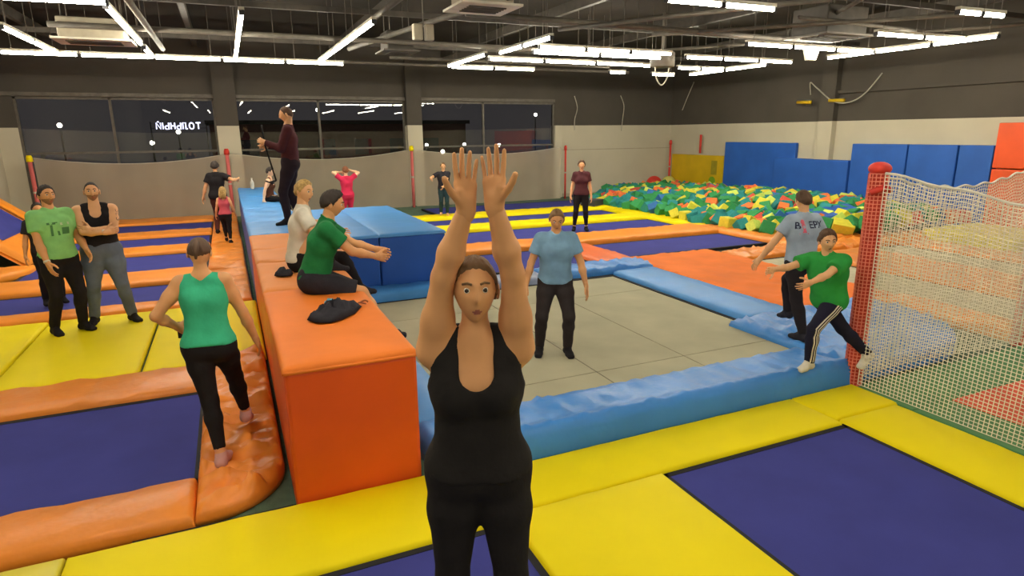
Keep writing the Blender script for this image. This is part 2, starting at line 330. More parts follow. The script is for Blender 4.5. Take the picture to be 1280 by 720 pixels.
mk('lamp_body', [(-.2, -.08, .28), (.2, -.08, .28), (.14, -.05, 0), (-.14, -.05, 0), (-.2, .1, .28), (.2, .1, .28), (.14, .06, 0), (-.14, .06, 0)], [(4, 5, 6, 7), (0, 4, 7, 3), (1, 2, 6, 5), (0, 1, 5, 4), (3, 7, 6, 2)], WHITEM, t)
mk('lens', [(-.19, -.082, .27), (.19, -.082, .27), (.13, -.052, .01), (-.13, -.052, .01)], [(0, 3, 2, 1)], mat('flood_glow', (255, 250, 235), emit=4, var=0), t)
mk('bracket', *tubev([(0, .02, .28), (0, .02, ZC-4.5)], .015, 6), STEEL, t)
t = empty('speaker_pair', 4.0, 13.5, 4.65); tag(t, 'pair of small pale boxes hanging left of the square air unit', 'speaker')
box('speaker', -.2, .0, -.08, .08, 0, .32, CREAMM, t, .02); box('speaker', .06, .24, -.08, .08, 0, .32, CREAMM, t, .02); mk('rod', *tubev([(.03, 0, .3), (.03, 0, ZC-4.65)], .012, 6), STEEL, t)
# cables and wall fittings
def hang(name, pts, r, m, lb, cat='cable'):
    P = [Vector(p) for p in pts]; Q = []
    for i in range(len(P)-1):
        p0, p1, p2, p3 = P[max(i-1, 0)], P[i], P[i+1], P[min(i+2, len(P)-1)]
        for s in range(6):
            q = s/6; Q.append(.5*((2*p1)+(p2-p0)*q+(2*p0-5*p1+4*p2-p3)*q*q+(3*p1-p0-3*p2+p3)*q**3))
    Q.append(P[-1]); return tag(tube(name, Q, r, m, seg=6), lb, cat)
WIRE = mat('white_cable', (170, 164, 148), rough=.6)
hang('cable', [(14.2, 24.99, 4.3), (14.3, 24.9, 3.8), (14.15, 24.85, 3.3), (14.15, 24.85, 2.85)], .02, WIRE, 'left of the two white cables hanging down the back wall')
hang('cable', [(16.6, 24.99, 4.35), (16.7, 24.85, 3.9), (16.65, 24.85, 3.3), (16.6, 24.85, 2.8)], .02, WIRE, 'right of the two white cables hanging down the back wall')
hang('cable', [(11.8, 16.0, 4.64), (11.85, 16, 4.3), (12.05, 16.0, 4.1), (12.25, 16, 4.3), (12.3, 16.0, 4.64)], .02, WIRE, 'drooping cable loop under the ceiling drum')
hang('cable', [(19.49, 17.1, 4.0), (19.3, 17.0, 4.4), (19.3, 16.7, 4.2), (19.2, 15.9, 3.72), (19.25, 15.3, 3.65), (19.3, 14.8, 3.9), (19.35, 14.3, 4.5)], .022, WIRE, 'wavy cable looping along the dark right wall')
hang('cable', [(19.49, 23.5, 4.9), (19.4, 23.7, 4.4), (19.4, 24.1, 3.7)], .02, WIRE, 'short slanting cable high in the far right corner')
for y, wd in ((17.1, 'left'), (15.75, 'right')):
    t = empty('wall_fitting', 19.2, y, 3.72); tag(t, 'yellow wall fitting on the dark wall, the %s of two' % wd, 'fitting')
    mk('handle', *tubev([(0, -.3, 0), (0, .3, .02)], .055, 8), YEL_W, t, True); box('wall_plate', .2, .28, -.1, .1, -.1, .1, STEEL, t); mk('bracket', *tubev([(0, 0, 0), (.24, 0, 0)], .02, 6), STEEL, t)

# ------------------------------------------------------------------ front of the hall: yellow strips, beds
g = 'flat yellow pads round the near beds'
pad('yellow_pad', -3.6, -1.28, 3.72, 4.56, .02, YEL2, 'paler yellow pad at the very bottom left corner', z0=-.04, wr=.004, rnd=.03)
pad('yellow_pad', -1.27, 1.59, 3.67, 4.53, .03, YEL, 'long yellow pad along the foot of the orange box', z0=-.04, wr=.004, rnd=.03)
pad('yellow_pad', 1.6, 5.13, 3.74, 4.37, .03, YEL, 'yellow pad strip in front of the raised blue edge', z0=-.04, wr=.004, rnd=.03)
pad('yellow_pad', 1.6, 3.0, -.9, 3.735, .03, YEL, 'wide yellow pad between the two nearest blue beds', z0=-.04, wr=.004, rnd=.03)
pad('yellow_pad', 5.16, 5.98, -.9, 3.81, .03, YEL, 'yellow pad strip at lower right beside the green mats', z0=-.04, wr=.004, rnd=.03)
pad('yellow_pad', 5.14, 6.04, 3.82, 4.37, .03, YEL, 'short yellow corner pad at the foot of the red post', z0=-.04, wr=.004, rnd=.03)
bed(3.0, 5.17, -.9, 3.74, 'large dark blue bed in the lower right foreground', z=-.01)
bed(-1.2, 1.6, -.9, 3.67, 'dark blue bed below the jumping woman', z=-.01)
o = box('floor_mat', 6.06, 9.4, 3.68, 4.36, -.07, -.005, GREENM, b=.01); tag(o, 'green floor mat behind the net, beyond the red mat', 'mat')
o = box('floor_mat', 6.06, 6.66, -2, 3.67, -.07, -.005, GREENM, b=.01); tag(o, 'narrow green floor mat along the yellow strip', 'mat')
o = box('floor_mat', 6.67, 8.6, -1, 3.67, -.07, -.003, REDM, b=.01); tag(o, 'red floor mat behind the net', 'mat')
o = box('floor_mat', 9.42, 13.5, -1, 4.36, -.07, -.005, GREENM, b=.01); tag(o, 'green floor mat right of the red mat', 'mat')
o = box('gap_shade', -.9, 1.2, 4.5, 4.62, -.07, -.03, DARKIN); tag(o, 'dark strip standing in for shade in the gap between yellow pad and orange pad', 'gap shade')  # dark strip on the floor paints the shade in the gap; no real cover

# left court
pad('orange_pad', -3.6, -.5, 4.62, 5.24, .07, ORANGE_C, 'long orange pad along the near edge of the left bed', wr=.012)
pad('orange_pad', -.5, .17, 4.66, 8.3, .08, ORANGE_C, 'creased orange walkway pad under the woman in turquoise', wr=.06, corner=.62, wdir=1.25, res=.045)
pad('orange_pad', -.6, .14, 11.2, 13.9, .09, ORANGE_C, 'creased orange walkway pad behind the yellow deck', wr=.03, wdir=1.4, res=.07)
pad('orange_pad', -.62, .13, 13.95, 18.3, .1, ORANGE_C, 'orange walkway pad under the little girl in pink', wr=.03, wdir=1.4, res=.08)
pad('orange_pad', -.62, .1, 18.35, 24.2, .1, ORANGE_C, 'farthest orange walkway pad beside the blue box', wr=.03, wdir=1.4, res=.1)
bed(-3.6, -.48, 5.25, 7.27, 'blue bed at the left foreground behind orange pads')
pad('orange_pad', -4.2, -.5, 7.28, 8.14, .06, ORANGE_C, 'orange pad between the left bed and the yellow deck', wr=.014)
for x0, x1, wd in ((-6.4, -2.75, 'leftmost, where the two men stand'), (-2.72, -1.24, 'middle, between the seams'), (-1.21, .19, 'right, behind the woman in turquoise')):
    pad('yellow_deck_mat', x0, x1, 8.17, 11.2, .03, YEL, 'yellow deck mat, %s' % wd, 'mat', z0=-.04, wr=.004, rnd=.04)
rowsL = [(11.22, 11.75), (13.35, 14.6), (16.9, 17.95), (19.8, 20.8), (22.9, 24.2)]
for i, (a, b_) in enumerate(rowsL):
    pad('orange_pad', -6.4 if i not in (2, 3) else -4.1, -.64, a, b_, .07, ORANGE, 'long orange pad across the left beds, %s from the yellow deck' % ordn[i], wr=.008, z0=-.06)
for i in range(4):
    bed(-6.4 if i in (0,) else -4.1, -.64, rowsL[i][1], rowsL[i+1][0], 'long blue bed left of the walkway, %s behind the yellow deck' % ordn[i], z=-.02)
# wall trampoline leaning on the left wall
t = empty('wall_trampoline', -4.2, 18.3, 0); tag(t, 'sloping orange-edged trampoline leaning against the left wall', 'trampoline')
def slab(nm, s0, s1, y0, y1, th, m, par):
    V = []; a = Vector((-1, 0, .82)).normalized(); nrm = Vector((.82, 0, 1)).normalized()
    n = 8; F = []; P = []
    for k in (0, 1):
        for i in range(n+1):
            for j in range(n+1):
                p = a*(s0+(s1-s0)*i/n)+Vector((0, y0+(y1-y0)*j/n, 0))+nrm*(th*k*(.6+.4*min(1, 4*min(i, j, n-i, n-j)/n)) - .0)
                P.append(tuple(p))
    q = (n+1)**2
    for i in range(n):
        for j in range(n):
            f = (i*(n+1)+j, (i+1)*(n+1)+j, (i+1)*(n+1)+j+1, i*(n+1)+j+1); F.append(tuple(x+q for x in f)); F.append(f[::-1])
    ring = [i*(n+1) for i in range(n+1)]+[n*(n+1)+j for j in range(1, n+1)]+[i*(n+1)+n for i in range(n-1, -1, -1)]+[j for j in range(n-1, 0, -1)]
    for i in range(len(ring)): F.append((ring[i], ring[i-1], ring[i-1]+q, ring[i]+q))
    mk(nm, P, F, m, par, True)
slab('orange_pad', 0, .75, -2.0, 2.2, .12, ORANGE, t); slab('orange_pad', .75, 2.3, 1.45, 2.2, .12, ORANGE, t); slab('orange_pad', .75, 2.3, -2.0, -1.2, .12, ORANGE, t)
slab('bed', .75, 2.3, -1.2, 1.45, .04, BED, t); slab('orange_pad', 2.3, 2.85, -2.0, 2.2, .12, ORANGE, t)
box('support', -2.0, -1.9, -1.9, 2.1, -.05, 1.5, DARKIN, t)
pad('orange_apron', -5.7, -4.0, 15.0, 16.2, .1, ORANGE, 'curved orange apron pad at the foot of the wall trampoline', corner=.9, wr=.012)

# ------------------------------------------------------------------ long box and platform
def block(name, x0, x1, y0, y1, z1, ms, mt, label, b=.05, topw=.01, split=None):
    cx, cy = (x0+x1)/2, (y0+y1)/2; t = empty(name, cx, cy, -.06); tag(t, label, 'foam block')
    hx, hy = (x1-x0)/2-.004, (y1-y0)/2-.004; zt = z1-.05+.06
    if split:
        for a, c_ in split: box('side_panel', a-cx, c_-cx-.01, -hy, hy, 0, zt, ms, t, .03)
    else: box('body', -hx, hx, -hy, hy, 0, zt, ms, t, .03)
    pad('top_cover', -hx-.012, hx+.012, -hy, hy, z1+.06, mt, None, z0=zt-.01, wr=topw, rnd=.05, parent=t, seed=int(y0*10))
    tube('piping', [(-hx, -hy, zt), (hx, -hy, zt)], .014, mt, t, 6)
    return t
block('foam_block', .2, 1.2, 4.54, 7.05, 1.115, ORANGE_BOX, vinyl('box_top_orange', (222, 118, 40), bump=.2, rough=.6, spec=.2), 'big orange foam block nearest the camera, with the jacket on it', topw=.006)
block('foam_block', .2, 1.2, 7.05, 8.75, 1.115, ORANGE_BOX, ORANGE_TOP, 'orange foam block under the youth in the green polo', topw=.012)
block('foam_block', .2, 1.2, 8.75, 9.85, 1.115, ORANGE_BOX, ORANGE_TOP, 'orange foam block behind the youth in white', topw=.012)
block('foam_block', .2, 1.2, 9.85, 11.35, 1.115, ORANGE_BOX, ORANGE_TOP, 'last orange foam block, next to the blue part of the long box', topw=.012)
for i, (a, b_) in enumerate(((11.35, 13.2), (13.2, 15.6), (15.6, 18.6), (18.6, 22.0))):
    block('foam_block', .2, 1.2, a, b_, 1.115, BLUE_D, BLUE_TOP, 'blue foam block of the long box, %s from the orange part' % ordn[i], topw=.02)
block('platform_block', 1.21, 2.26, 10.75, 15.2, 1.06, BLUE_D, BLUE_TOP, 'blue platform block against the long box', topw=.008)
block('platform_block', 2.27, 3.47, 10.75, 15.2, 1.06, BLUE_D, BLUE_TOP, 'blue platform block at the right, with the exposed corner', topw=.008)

# ------------------------------------------------------------------ the big khaki trampoline
t = empty('trampoline', 4.3, 7.5, 0); tag(t, 'large khaki woven trampoline framed by blue pads', 'trampoline')
xs = [1.8, 3.72, 5.0, 6.72]; ys = [5.1, 5.92, 8.98, 10.2]
for i in range(3):
    for j in range(3):
        mv, mf = boxv(xs[i]-4.3+.006, xs[i+1]-4.3-.006, ys[j]-7.5+.006, ys[j+1]-7.5-.006, -.03, .0, .004)
        mk('mat_panel', mv, mf, KHAKI, t)
mk('seam_tape', *join([boxv(x-4.3-.02, x-4.3+.02, -2.55, 2.7, -.035, -.006) for x in xs[1:3]]+[boxv(-2.5, 2.42, y-7.5-.02, y-7.5+.02, -.035, -.006) for y in ys[1:3]]), GREYP, t)
mk('border', *join([boxv(-2.56, 2.5, -2.42, -2.3, -.06, .012), boxv(-2.56, 2.5, 2.6, 2.72, -.06, .012), boxv(-2.56, -2.46, -2.4, 2.7, -.06, .012), boxv(2.36, 2.5, -2.4, 2.7, -.06, .012)]), BLACK, t)
rid = lambda X, Y: .085*np.exp(-((Y-4.47)/.13)**2)
pad('blue_pad', 1.3, 6.12, 4.38, 5.2, .20, BLUE_C, 'raised blue pad along the near edge of the khaki trampoline', wr=.014, ridge=rid, rnd=.07, wdir=0, res=.06)
pad('blue_pad', 1.22, 1.86, 5.22, 10.15, .09, BLUE, 'narrow blue pad between the orange box and the khaki bed', wr=.012)
pad('blue_pad', 1.9, 3.6, 10.12, 10.74, .16, BLUE, 'blue pad at the foot of the platform', wr=.01)
pad('blue_pad', 3.62, 5.3, 10.12, 10.8, .12, vinyl('greyish_blue_vinyl', (130, 142, 172), bump=.3), 'greyish pad on the far edge of the khaki bed, left piece', wr=.01)
pad('blue_pad', 5.32, 7.75, 10.25, 11.0, .14, BLUE_C, 'folded blue pad on the far edge of the khaki bed, with loose corner', wr=.03, res=.07)
pad('blue_pad', 6.72, 7.68, 6.6, 10.2, .1, BLUE, 'blue pad along the right edge of the khaki bed, far piece', wr=.006)
pad('blue_pad', 6.4, 9.35, 4.5, 6.65, .1, BLUE_C, 'wide crumpled blue cover where the man in grey walks', wr=.035, res=.07, corner=1.7)
pad('orange_pad', 7.72, 10.1, 6.7, 11.35, .07, vinyl('orange_deck', (228, 118, 44), bump=.3, bscale=2, spec=.12, rough=.65), 'broad orange cover right of the blue pad', wr=.014, res=.09, wdir=.6)
pad('orange_pad', 9.4, 10.15, 4.46, 6.65, .08, ORANGE, 'orange pad beyond the net, next to the blue cover', wr=.015)
khk = mat('far_khaki_bed', (176, 170, 142), rough=.85, var=.04)
bed(10.15, 11.6, 4.9, 10.05, 'narrow khaki bed seen past the boy and the red post', m=khk)
pad('orange_pad', 11.6, 13.4, 4.4, 9.9, .08, ORANGE_C, 'wide orange pad between the two far khaki beds', wr=.02)
bed(13.4, 14.8, 4.4, 9.9, 'second khaki bed behind the net', m=khk)
pad('orange_pad', 14.8, 15.8, 4.4, 9.9, .08, ORANGE_C, 'orange pad beyond the second khaki bed', wr=.02)
o = box('crash_mat', 16.0, 18.2, 8.0, 10.2, -.06, .3, YEL2, b=.05); tag(o, 'pale yellow crash mat by the right wall seen through the net', 'mat')
o = box('crash_mat', 16.0, 18.6, 5.2, 7.9, -.06, .32, mat('lilac_mat', (150, 146, 186)), b=.05); tag(o, 'lilac grey crash mat seen through the net', 'mat')
pad('orange_pad', 10.12, 13.2, 10.1, 10.95, .1, ORANGE_C, 'puffy orange pad at the near edge of the foam pit, left piece', wr=.04, res=.07)
pad('orange_pad', 13.22, 17.5, 9.95, 10.9, .1, ORANGE_C, 'puffy orange pad at the near edge of the foam pit, right piece', wr=.04, res=.08)
pad('orange_pad', 12.97, 14.95, 10.97, 12.15, .1, ORANGE_C, 'orange pad at the pit corner partly covered by foam cubes', wr=.04, res=.08)
# courts behind
bed(7.95, 12.2, 11.6, 13.3, 'blue bed edged in orange between blue pads and foam pit')
bed(4.0, 7.0, 11.4, 13.3, 'blue bed partly hidden behind the jumping woman')
pad('orange_pad', 7.0, 7.93, 11.1, 13.3, .08, vinyl('orange_red', (226, 104, 40)), 'orange divider pad behind the man in the blue tee', wr=.01)
pad('orange_pad', 3.5, 7.4, 13.35, 14.35, .12, ORANGE, 'orange pad row behind the blue platform corner', wr=.01)
pad('orange_pad', 7.42, 12.3, 13.35, 14.6, .12, ORANGE, 'orange pad row between the blue beds, in front of the standing woman', wr=.01)
pad('orange_pad', 12.22, 12.95, 10.95, 14.4, .1, ORANGE_C, 'orange pad on the left side of the foam pit', wr=.02)
bed(3.5, 12.2, 14.55, 16.6, 'blue bed where the woman in dark clothes stands')
pad('yellow_pad', 3.5, 12.2, 16.6, 17.6, .12, YEL, 'yellow pad row beyond the standing woman', wr=.006)
pad('yellow_pad', 12.2, 13.4, 14.5, 21.0, .08, YEL, 'yellow pad on the left side of the foam pit', wr=.006)
bed(4.2, 12.2, 17.6, 19.4, 'blue bed between the two rear yellow pads')
pad('yellow_pad', 4.2, 12.8, 19.4, 20.35, .1, YEL, 'rearmost yellow pad row below the windows', wr=.006)
bed(6.5, 13.2, 20.35, 22.9, 'rearmost blue bed below the windows')
o = box('dark_mat', 13.9, 19.2, 22.6, 24.7, -.06, .04, mat('dark_slate_mat', (58, 60, 80)), b=.01); tag(o, 'dark slate mat behind the foam pit along the back wall', 'mat')
# ------------------------------------------------------------------ right wall pads
def wallpad(y0, y1, z0, z1, m, lb, x=19.5, th=.16): o = box('wall_pad', x-th, x-.02, y0, y1, z0, z1, m, b=.025); tag(o, lb, 'wall pad'); return o
ywp = wallpad(21.15, 24.6, -.05, 1.72, YEL_W, 'yellow wall pad in the far right corner')
o = box('print', 19.325, 19.337, 21.5, 21.85, .9, 1.5, mat('olive_print', (150, 138, 30)))
o.parent = ywp; o['label'] = 'faint olive printed panel'
t = mk('emblem', *tubev([(19.31, 21.75, .62), (19.336, 21.75, .62)], .2, 14), mat('emblem_green', (110, 160, 30)), ywp); t['label'] = 'round green emblem'
wallpad(17.4, 21.1, -.05, 2.3, BLUE_W, 'tall blue wall pad next to the yellow pad')
wallpad(15.0, 18.2, -.05, 1.74, BLUE_W, 'low blue wall pad below the white gap', th=.34)
wallpad(13.05, 14.95, -.05, 2.3, BLUE_W, 'tall blue wall pad right of the white gap, first of three', th=.3)
wallpad(11.55, 13.0, -.05, 2.3, BLUE_W, 'tall blue wall pad right of the white gap, second of three', th=.3)
wallpad(10.6, 11.5, -.05, 2.3, BLUE_W, 'tall blue wall pad right of the white gap, third of three', th=.3)
wallpad(8.0, 10.55, 1.7, 2.9, RED_W, 'upper orange wall pad at the right edge', th=.34)
wallpad(8.0, 10.55, -.05, 1.67, RED_W, 'lower orange wall pad at the right edge', th=.34)
wallpad(4.0, 7.95, -.05, 2.9, RED_W, 'orange wall pad farther along the right wall', th=.34)
# balls in the corner
for x, y, r, m, lb in ((18.0, 24.1, .36, RED, 'red inflatable ball on the dark mat'), (18.9, 24.2, .34, mat('lime_ball', (200, 196, 100)), 'pale lime inflatable ball in the corner')):
    t = empty('gym_ball', x, y, .04); tag(t, lb, 'ball'); mk('ball', *spherev((0, 0, r), r, 24, 14), m, t, True); mk('valve', *tubev([(0, -r-.01, r), (0, -r+.03, r)], .03, 8), WHITEM, t)

# ------------------------------------------------------------------ foam cubes
def hz(x, y): return .08+.30*math.exp(-((x-16.6)/2.6)**2-((y-15.5)/6)**2)+.16*max(0, min(1, (x-13.4)/1.5))
cols = {'green': (48, 134, 76), 'teal': (40, 128, 128), 'yellow': (206, 196, 60), 'lime': (196, 214, 96), 'orange': (222, 112, 56), 'red': (204, 82, 66), 'blue': (48, 100, 160)}
wts = [.30, .27, .16, .07, .1, .06, .04]
cm = {}
for k, c in cols.items():
    v, f = boxv(-.5, .5, -.5, .5, -.5, .5, .06); me = mk('foam_cube', v, f, mat('foam_'+k, c, rough=.95, bump=.2, bscale=30, var=.05), unit=U)
    cm[k] = me.data; bpy.data.objects.remove(me)
spots = []
yy = 10.95
while yy < 23.6:
    xx = 12.95+(max(0, (12.6-yy)/1.6)*1.9)
    if yy > 21: xx += (yy-21)*.9
    while xx < 18.85:
        spots.append((xx+random.uniform(-.1, .1), yy+random.uniform(-.12, .12))); xx += .37
    yy += .39
for _ in range(26): spots.append((random.uniform(12.9, 14.5), random.uniform(12.5, 22)))
spots = [(x, y) for x, y in spots]
spots.sort(key=lambda p: math.hypot(p[0], p[1]))
names = list(cols)
rest = {k: [] for k in names}
def rotm(): return Matrix.Rotation(random.uniform(0, 6.3), 3, 'Z') @ Matrix.Rotation(random.uniform(-.7, .7), 3, 'X') @ Matrix.Rotation(random.uniform(-.7, .7), 3, 'Y')
for i, (x, y) in enumerate(spots):
    k = random.choices(names, wts)[0]; s = random.uniform(.29, .36); z = hz(x, y)+random.uniform(0, .1)
    R3 = rotm()
    if i < 298:
        o = bpy.data.objects.new('foam_cube', cm[k]); C.objects.link(o); o.location = (x*U, y*U, z*U)
        o.rotation_euler = R3.to_euler(); sx = 1.8 if (i % 23 == 5) else 1; o.scale = (s*sx, s, s)
        tag(o, '%s foam cube in the heap filling the foam pit' % k, 'foam cube', '%s foam cubes in the pit' % k)
    else: rest[k].append((x, y, z, s, R3))
for i in range(420):
    x = random.uniform(13.3, 18.8); y = random.uniform(12.2, 23.0)
    rest[random.choices(names, wts)[0]].append((x, y, hz(x, y)-random.uniform(.12, .26), .34, rotm()))
for k in names:
    V = []; F = []
    bv, bf = boxv(-.5, .5, -.5, .5, -.5, .5)
    for x, y, z, s, R3 in rest[k]:
        n = len(V)
        for p in bv: q = R3 @ Vector(p)*s; V.append((q.x+x, q.y+y, q.z+z))
        F += [tuple(i+n for i in f) for f in bf]
    o = mk('foam_cubes', V, F, _m['foam_'+k]); tag(o, 'mass of farther %s foam cubes in the pit' % k, 'foam cubes', kind='stuff')
o = box('blue_mat', -.9, .9, -.45, .45, -.05, .05, BLUE_D, b=.02); o.location = (14.9*U, 12.2*U, .52*U); o.rotation_euler = (.12, -.12, -.35); tag(o, 'dark blue mat lying among the foam cubes', 'mat')
o = box('blue_mat', -.35, .35, -.3, .3, -.12, .12, GREYP, b=.02); o.location = (12.3*U, 20.2*U, .2*U); o.rotation_euler = (0, 0, .5); tag(o, 'dark bag on the yellow pad beside the foam cubes', 'bag')

# ------------------------------------------------------------------ nets and posts
def netmat(name, rgb, cov):
    m = bpy.data.materials.new(name); m.use_nodes = True; nt = m.node_tree; b = nt.nodes['Principled BSDF']
    b.inputs['Base Color'].default_value = [lin(v) for v in rgb]+[1]; b.inputs['Roughness'].default_value = .9
    b.inputs['Alpha'].default_value = cov
    tc = nt.nodes.new('ShaderNodeTexCoord'); n = nt.nodes.new('ShaderNodeTexNoise'); n.inputs['Scale'].default_value = .9
    nt.links.new(tc.outputs['Object'], n.inputs[0]); mr = nt.nodes.new('ShaderNodeMapRange'); mr.inputs[3].default_value = cov-.1; mr.inputs[4].default_value = cov+.1
    nt.links.new(n.outputs[0], mr.inputs[0]); nt.links.new(mr.outputs[0], b.inputs['Alpha']); return m
FARNET = netmat('fine_grey_netting', (196, 180, 156), .5)
def farnet(x0, x1, zt0, zt1, sag, lb, y=24.35):
    cx = (x0+x1)/2; t = empty('safety_net', cx, y, 0); tag(t, lb, 'net'); n = 24; V = []; F = []
    top = []
    for i in range(n+1):
        a = i/n; x = x0+(x1-x0)*a-cx; z = zt0+(zt1-zt0)*a-sag*4*a*(1-a); yy = -.1*math.sin(math.pi*a)+.03*math.sin(a*37)
        V += [(x, yy, -.06), (x, yy*1.2, z*.5), (x, yy, z)]; top.append((x, yy, z))
        if i: q = (i-1)*3; F += [(q, q+3, q+4, q+1), (q+1, q+4, q+5, q+2)]
    mk('net_sheet', V, F, FARNET, t, True); mk('top_rope', *tubev(top, .014, 5), WIRE, t)
farnet(-5.55, -.05, 2.12, 2.12, .24, 'fine grey safety net before the left window'); farnet(.1, 6.5, 2.15, 2.15, .28, 'fine grey safety net before the middle window'); farnet(6.7, 13.2, 2.15, 2.15, .24, 'fine grey safety net before the right window')
def farpost(x, z, lb, m=PINK, cap=RED, y=24.2, r=.06):
    t = empty('net_post', x, y, -.07); tag(t, lb, 'post'); mk('pole', *tubev([(0, 0, 0), (0, 0, z)], r, 10), m, t, True)
    mk('cap', *tubev([(0, 0, z-.12), (0, 0, z), (0, 0, z+.08)], [r*1.5, r*1.5, r], 10), cap, t, True); mk('strap', *tubev([(0, 0, z*.5), (0, 0, z*.5+.06)], r*1.15, 10), WIRE, t)
farpost(-5.62, 2.2, 'pink padded net post with yellow cap near the left wall', cap=YEL); farpost(.0, 2.3, 'pink padded net post in front of the first white pillar'); farpost(6.55, 2.3, 'pink padded net post in front of the second white pillar', cap=YEL)
farpost(13.35, 2.2, 'thin dark red net post at the right end of the windows', m=RED, r=.04); farpost(19.15, 2.35, 'dark red post left of the yellow wall pad', m=RED, r=.045, y=24.5)
o = mk('wall_tube', *tubev([(19.3, 22.6, 1.8), (19.3, 22.6, 2.6)], .05, 8), RED, None, True); tag(o, 'short red tube fixed above the yellow wall pad', 'tube')
# near nets as real strands
def strands(P, nu, nv, r):
    """P(u,v)->point ; builds square mesh strands as 3-sided tubes (vectorised)"""
    V = []; F = []; n = 0
    def line(pts):
        nonlocal n
        pts = np.array(pts); d = np.gradient(pts, axis=0); d /= np.linalg.norm(d, axis=1)[:, None]
        a = np.cross(d, [0.31, .95, .1]); a /= np.linalg.norm(a, axis=1)[:, None]; b_ = np.cross(d, a)
        for k in range(3):
            q = 2*math.pi*k/3; V.append(pts+(a*math.cos(q)+b_*math.sin(q))*r)
        m_ = len(pts); i = np.arange(m_-1)
        for k in range(3):
            k2 = (k+1) % 3; F.append(np.stack([n+k*m_+i, n+k2*m_+i, n+k2*m_+i+1, n+k*m_+i+1], -1))
        n += 3*m_
    us = np.linspace(0, 1, nu); vs_ = np.linspace(0, 1, nv)
    for u in us: line([P(u, v) for v in np.linspace(0, 1, 24)])
    for v in vs_: line([P(u, v) for u in np.linspace(0, 1, 44)])
    return np.concatenate(V), np.concatenate(F)
NETW = mat('cream_net_cord', (222, 214, 190), rough=.8); NETR = mat('red_net_cord', (220, 70, 50), rough=.8)
t = empty('safety_net', 6.1, 4.3, 0); tag(t, 'cream netting running from the red post toward the camera side', 'net')
def P1(u, v): y = 4.3-u*4.2; zt = 2.32-.155*u*4.2; return (6.06-6.1+.05*math.sin(u*6)*math.sin(v*3), y-4.3, .04+(zt-.04)*v+.012*math.sin(u*40)*v)
v, f = strands(P1, 104, 60, .0046); o = mk('net_mesh', v, f, NETW, t); o['kind'] = 'stuff'
mk('top_rope', *tubev([P1(u, 1) for u in np.linspace(0, 1, 40)], .014, 6), WHITEM, t)
t = empty('safety_net', 7.7, 4.44, 0); tag(t, 'cream netting with wavy top edge between the two red posts', 'net')
def P2(u, v): x = 6.15+u*3.1; zt = 2.36-.24*math.sin(math.pi*min(1, u*1.0)**.8)+.015*math.sin(u*60); return (x-7.7, .06*math.sin(u*5+v*2), .04+(zt-.04)*v)
v, f = strands(P2, 80, 60, .0046); o = mk('net_mesh', v, f, NETW, t); o['kind'] = 'stuff'
mk('top_rope', *tubev([P2(u, 1) for u in np.linspace(0, 1, 80)], .013, 6), WHITEM, t)
def redpost(x, y, z, lb):
    t = empty('net_post', x, y, -.06); tag(t, lb, 'post')
    mk('padding', *tubev([(0, 0, q) for q in np.linspace(0, z, 30)], [.085+.006*math.sin(i*1.7) for i in range(30)], 16), mat('dark_red_sleeve', (196, 62, 44), rough=.7), t, True)
    def PS(u, v): a = u*2*math.pi; return (.096*math.cos(a), .096*math.sin(a), .02+(z-.05)*v)
    vv, ff = strands(PS, 17, 62, .0055); o = mk('sleeve_net', vv, ff, mat('pale_red_cord', (232, 128, 104), rough=.8), t); o['kind'] = 'stuff'
    mk('cap', *spherev((0, 0, z+.02), (.11, .11, .07), 18, 10), RED, t, True)
    mk('strap', *tubev([(-.13, -.02, z-.22), (-.02, -.1, z-.16), (.1, -.06, z-.2), (.12, .05, z-.24)], .035, 8), RED, t, True)
redpost(6.13, 4.42, 2.4, 'tall red padded net post at the corner of the khaki trampoline'); redpost(9.36, 4.46, 2.4, 'red padded net post at the right edge of the picture')

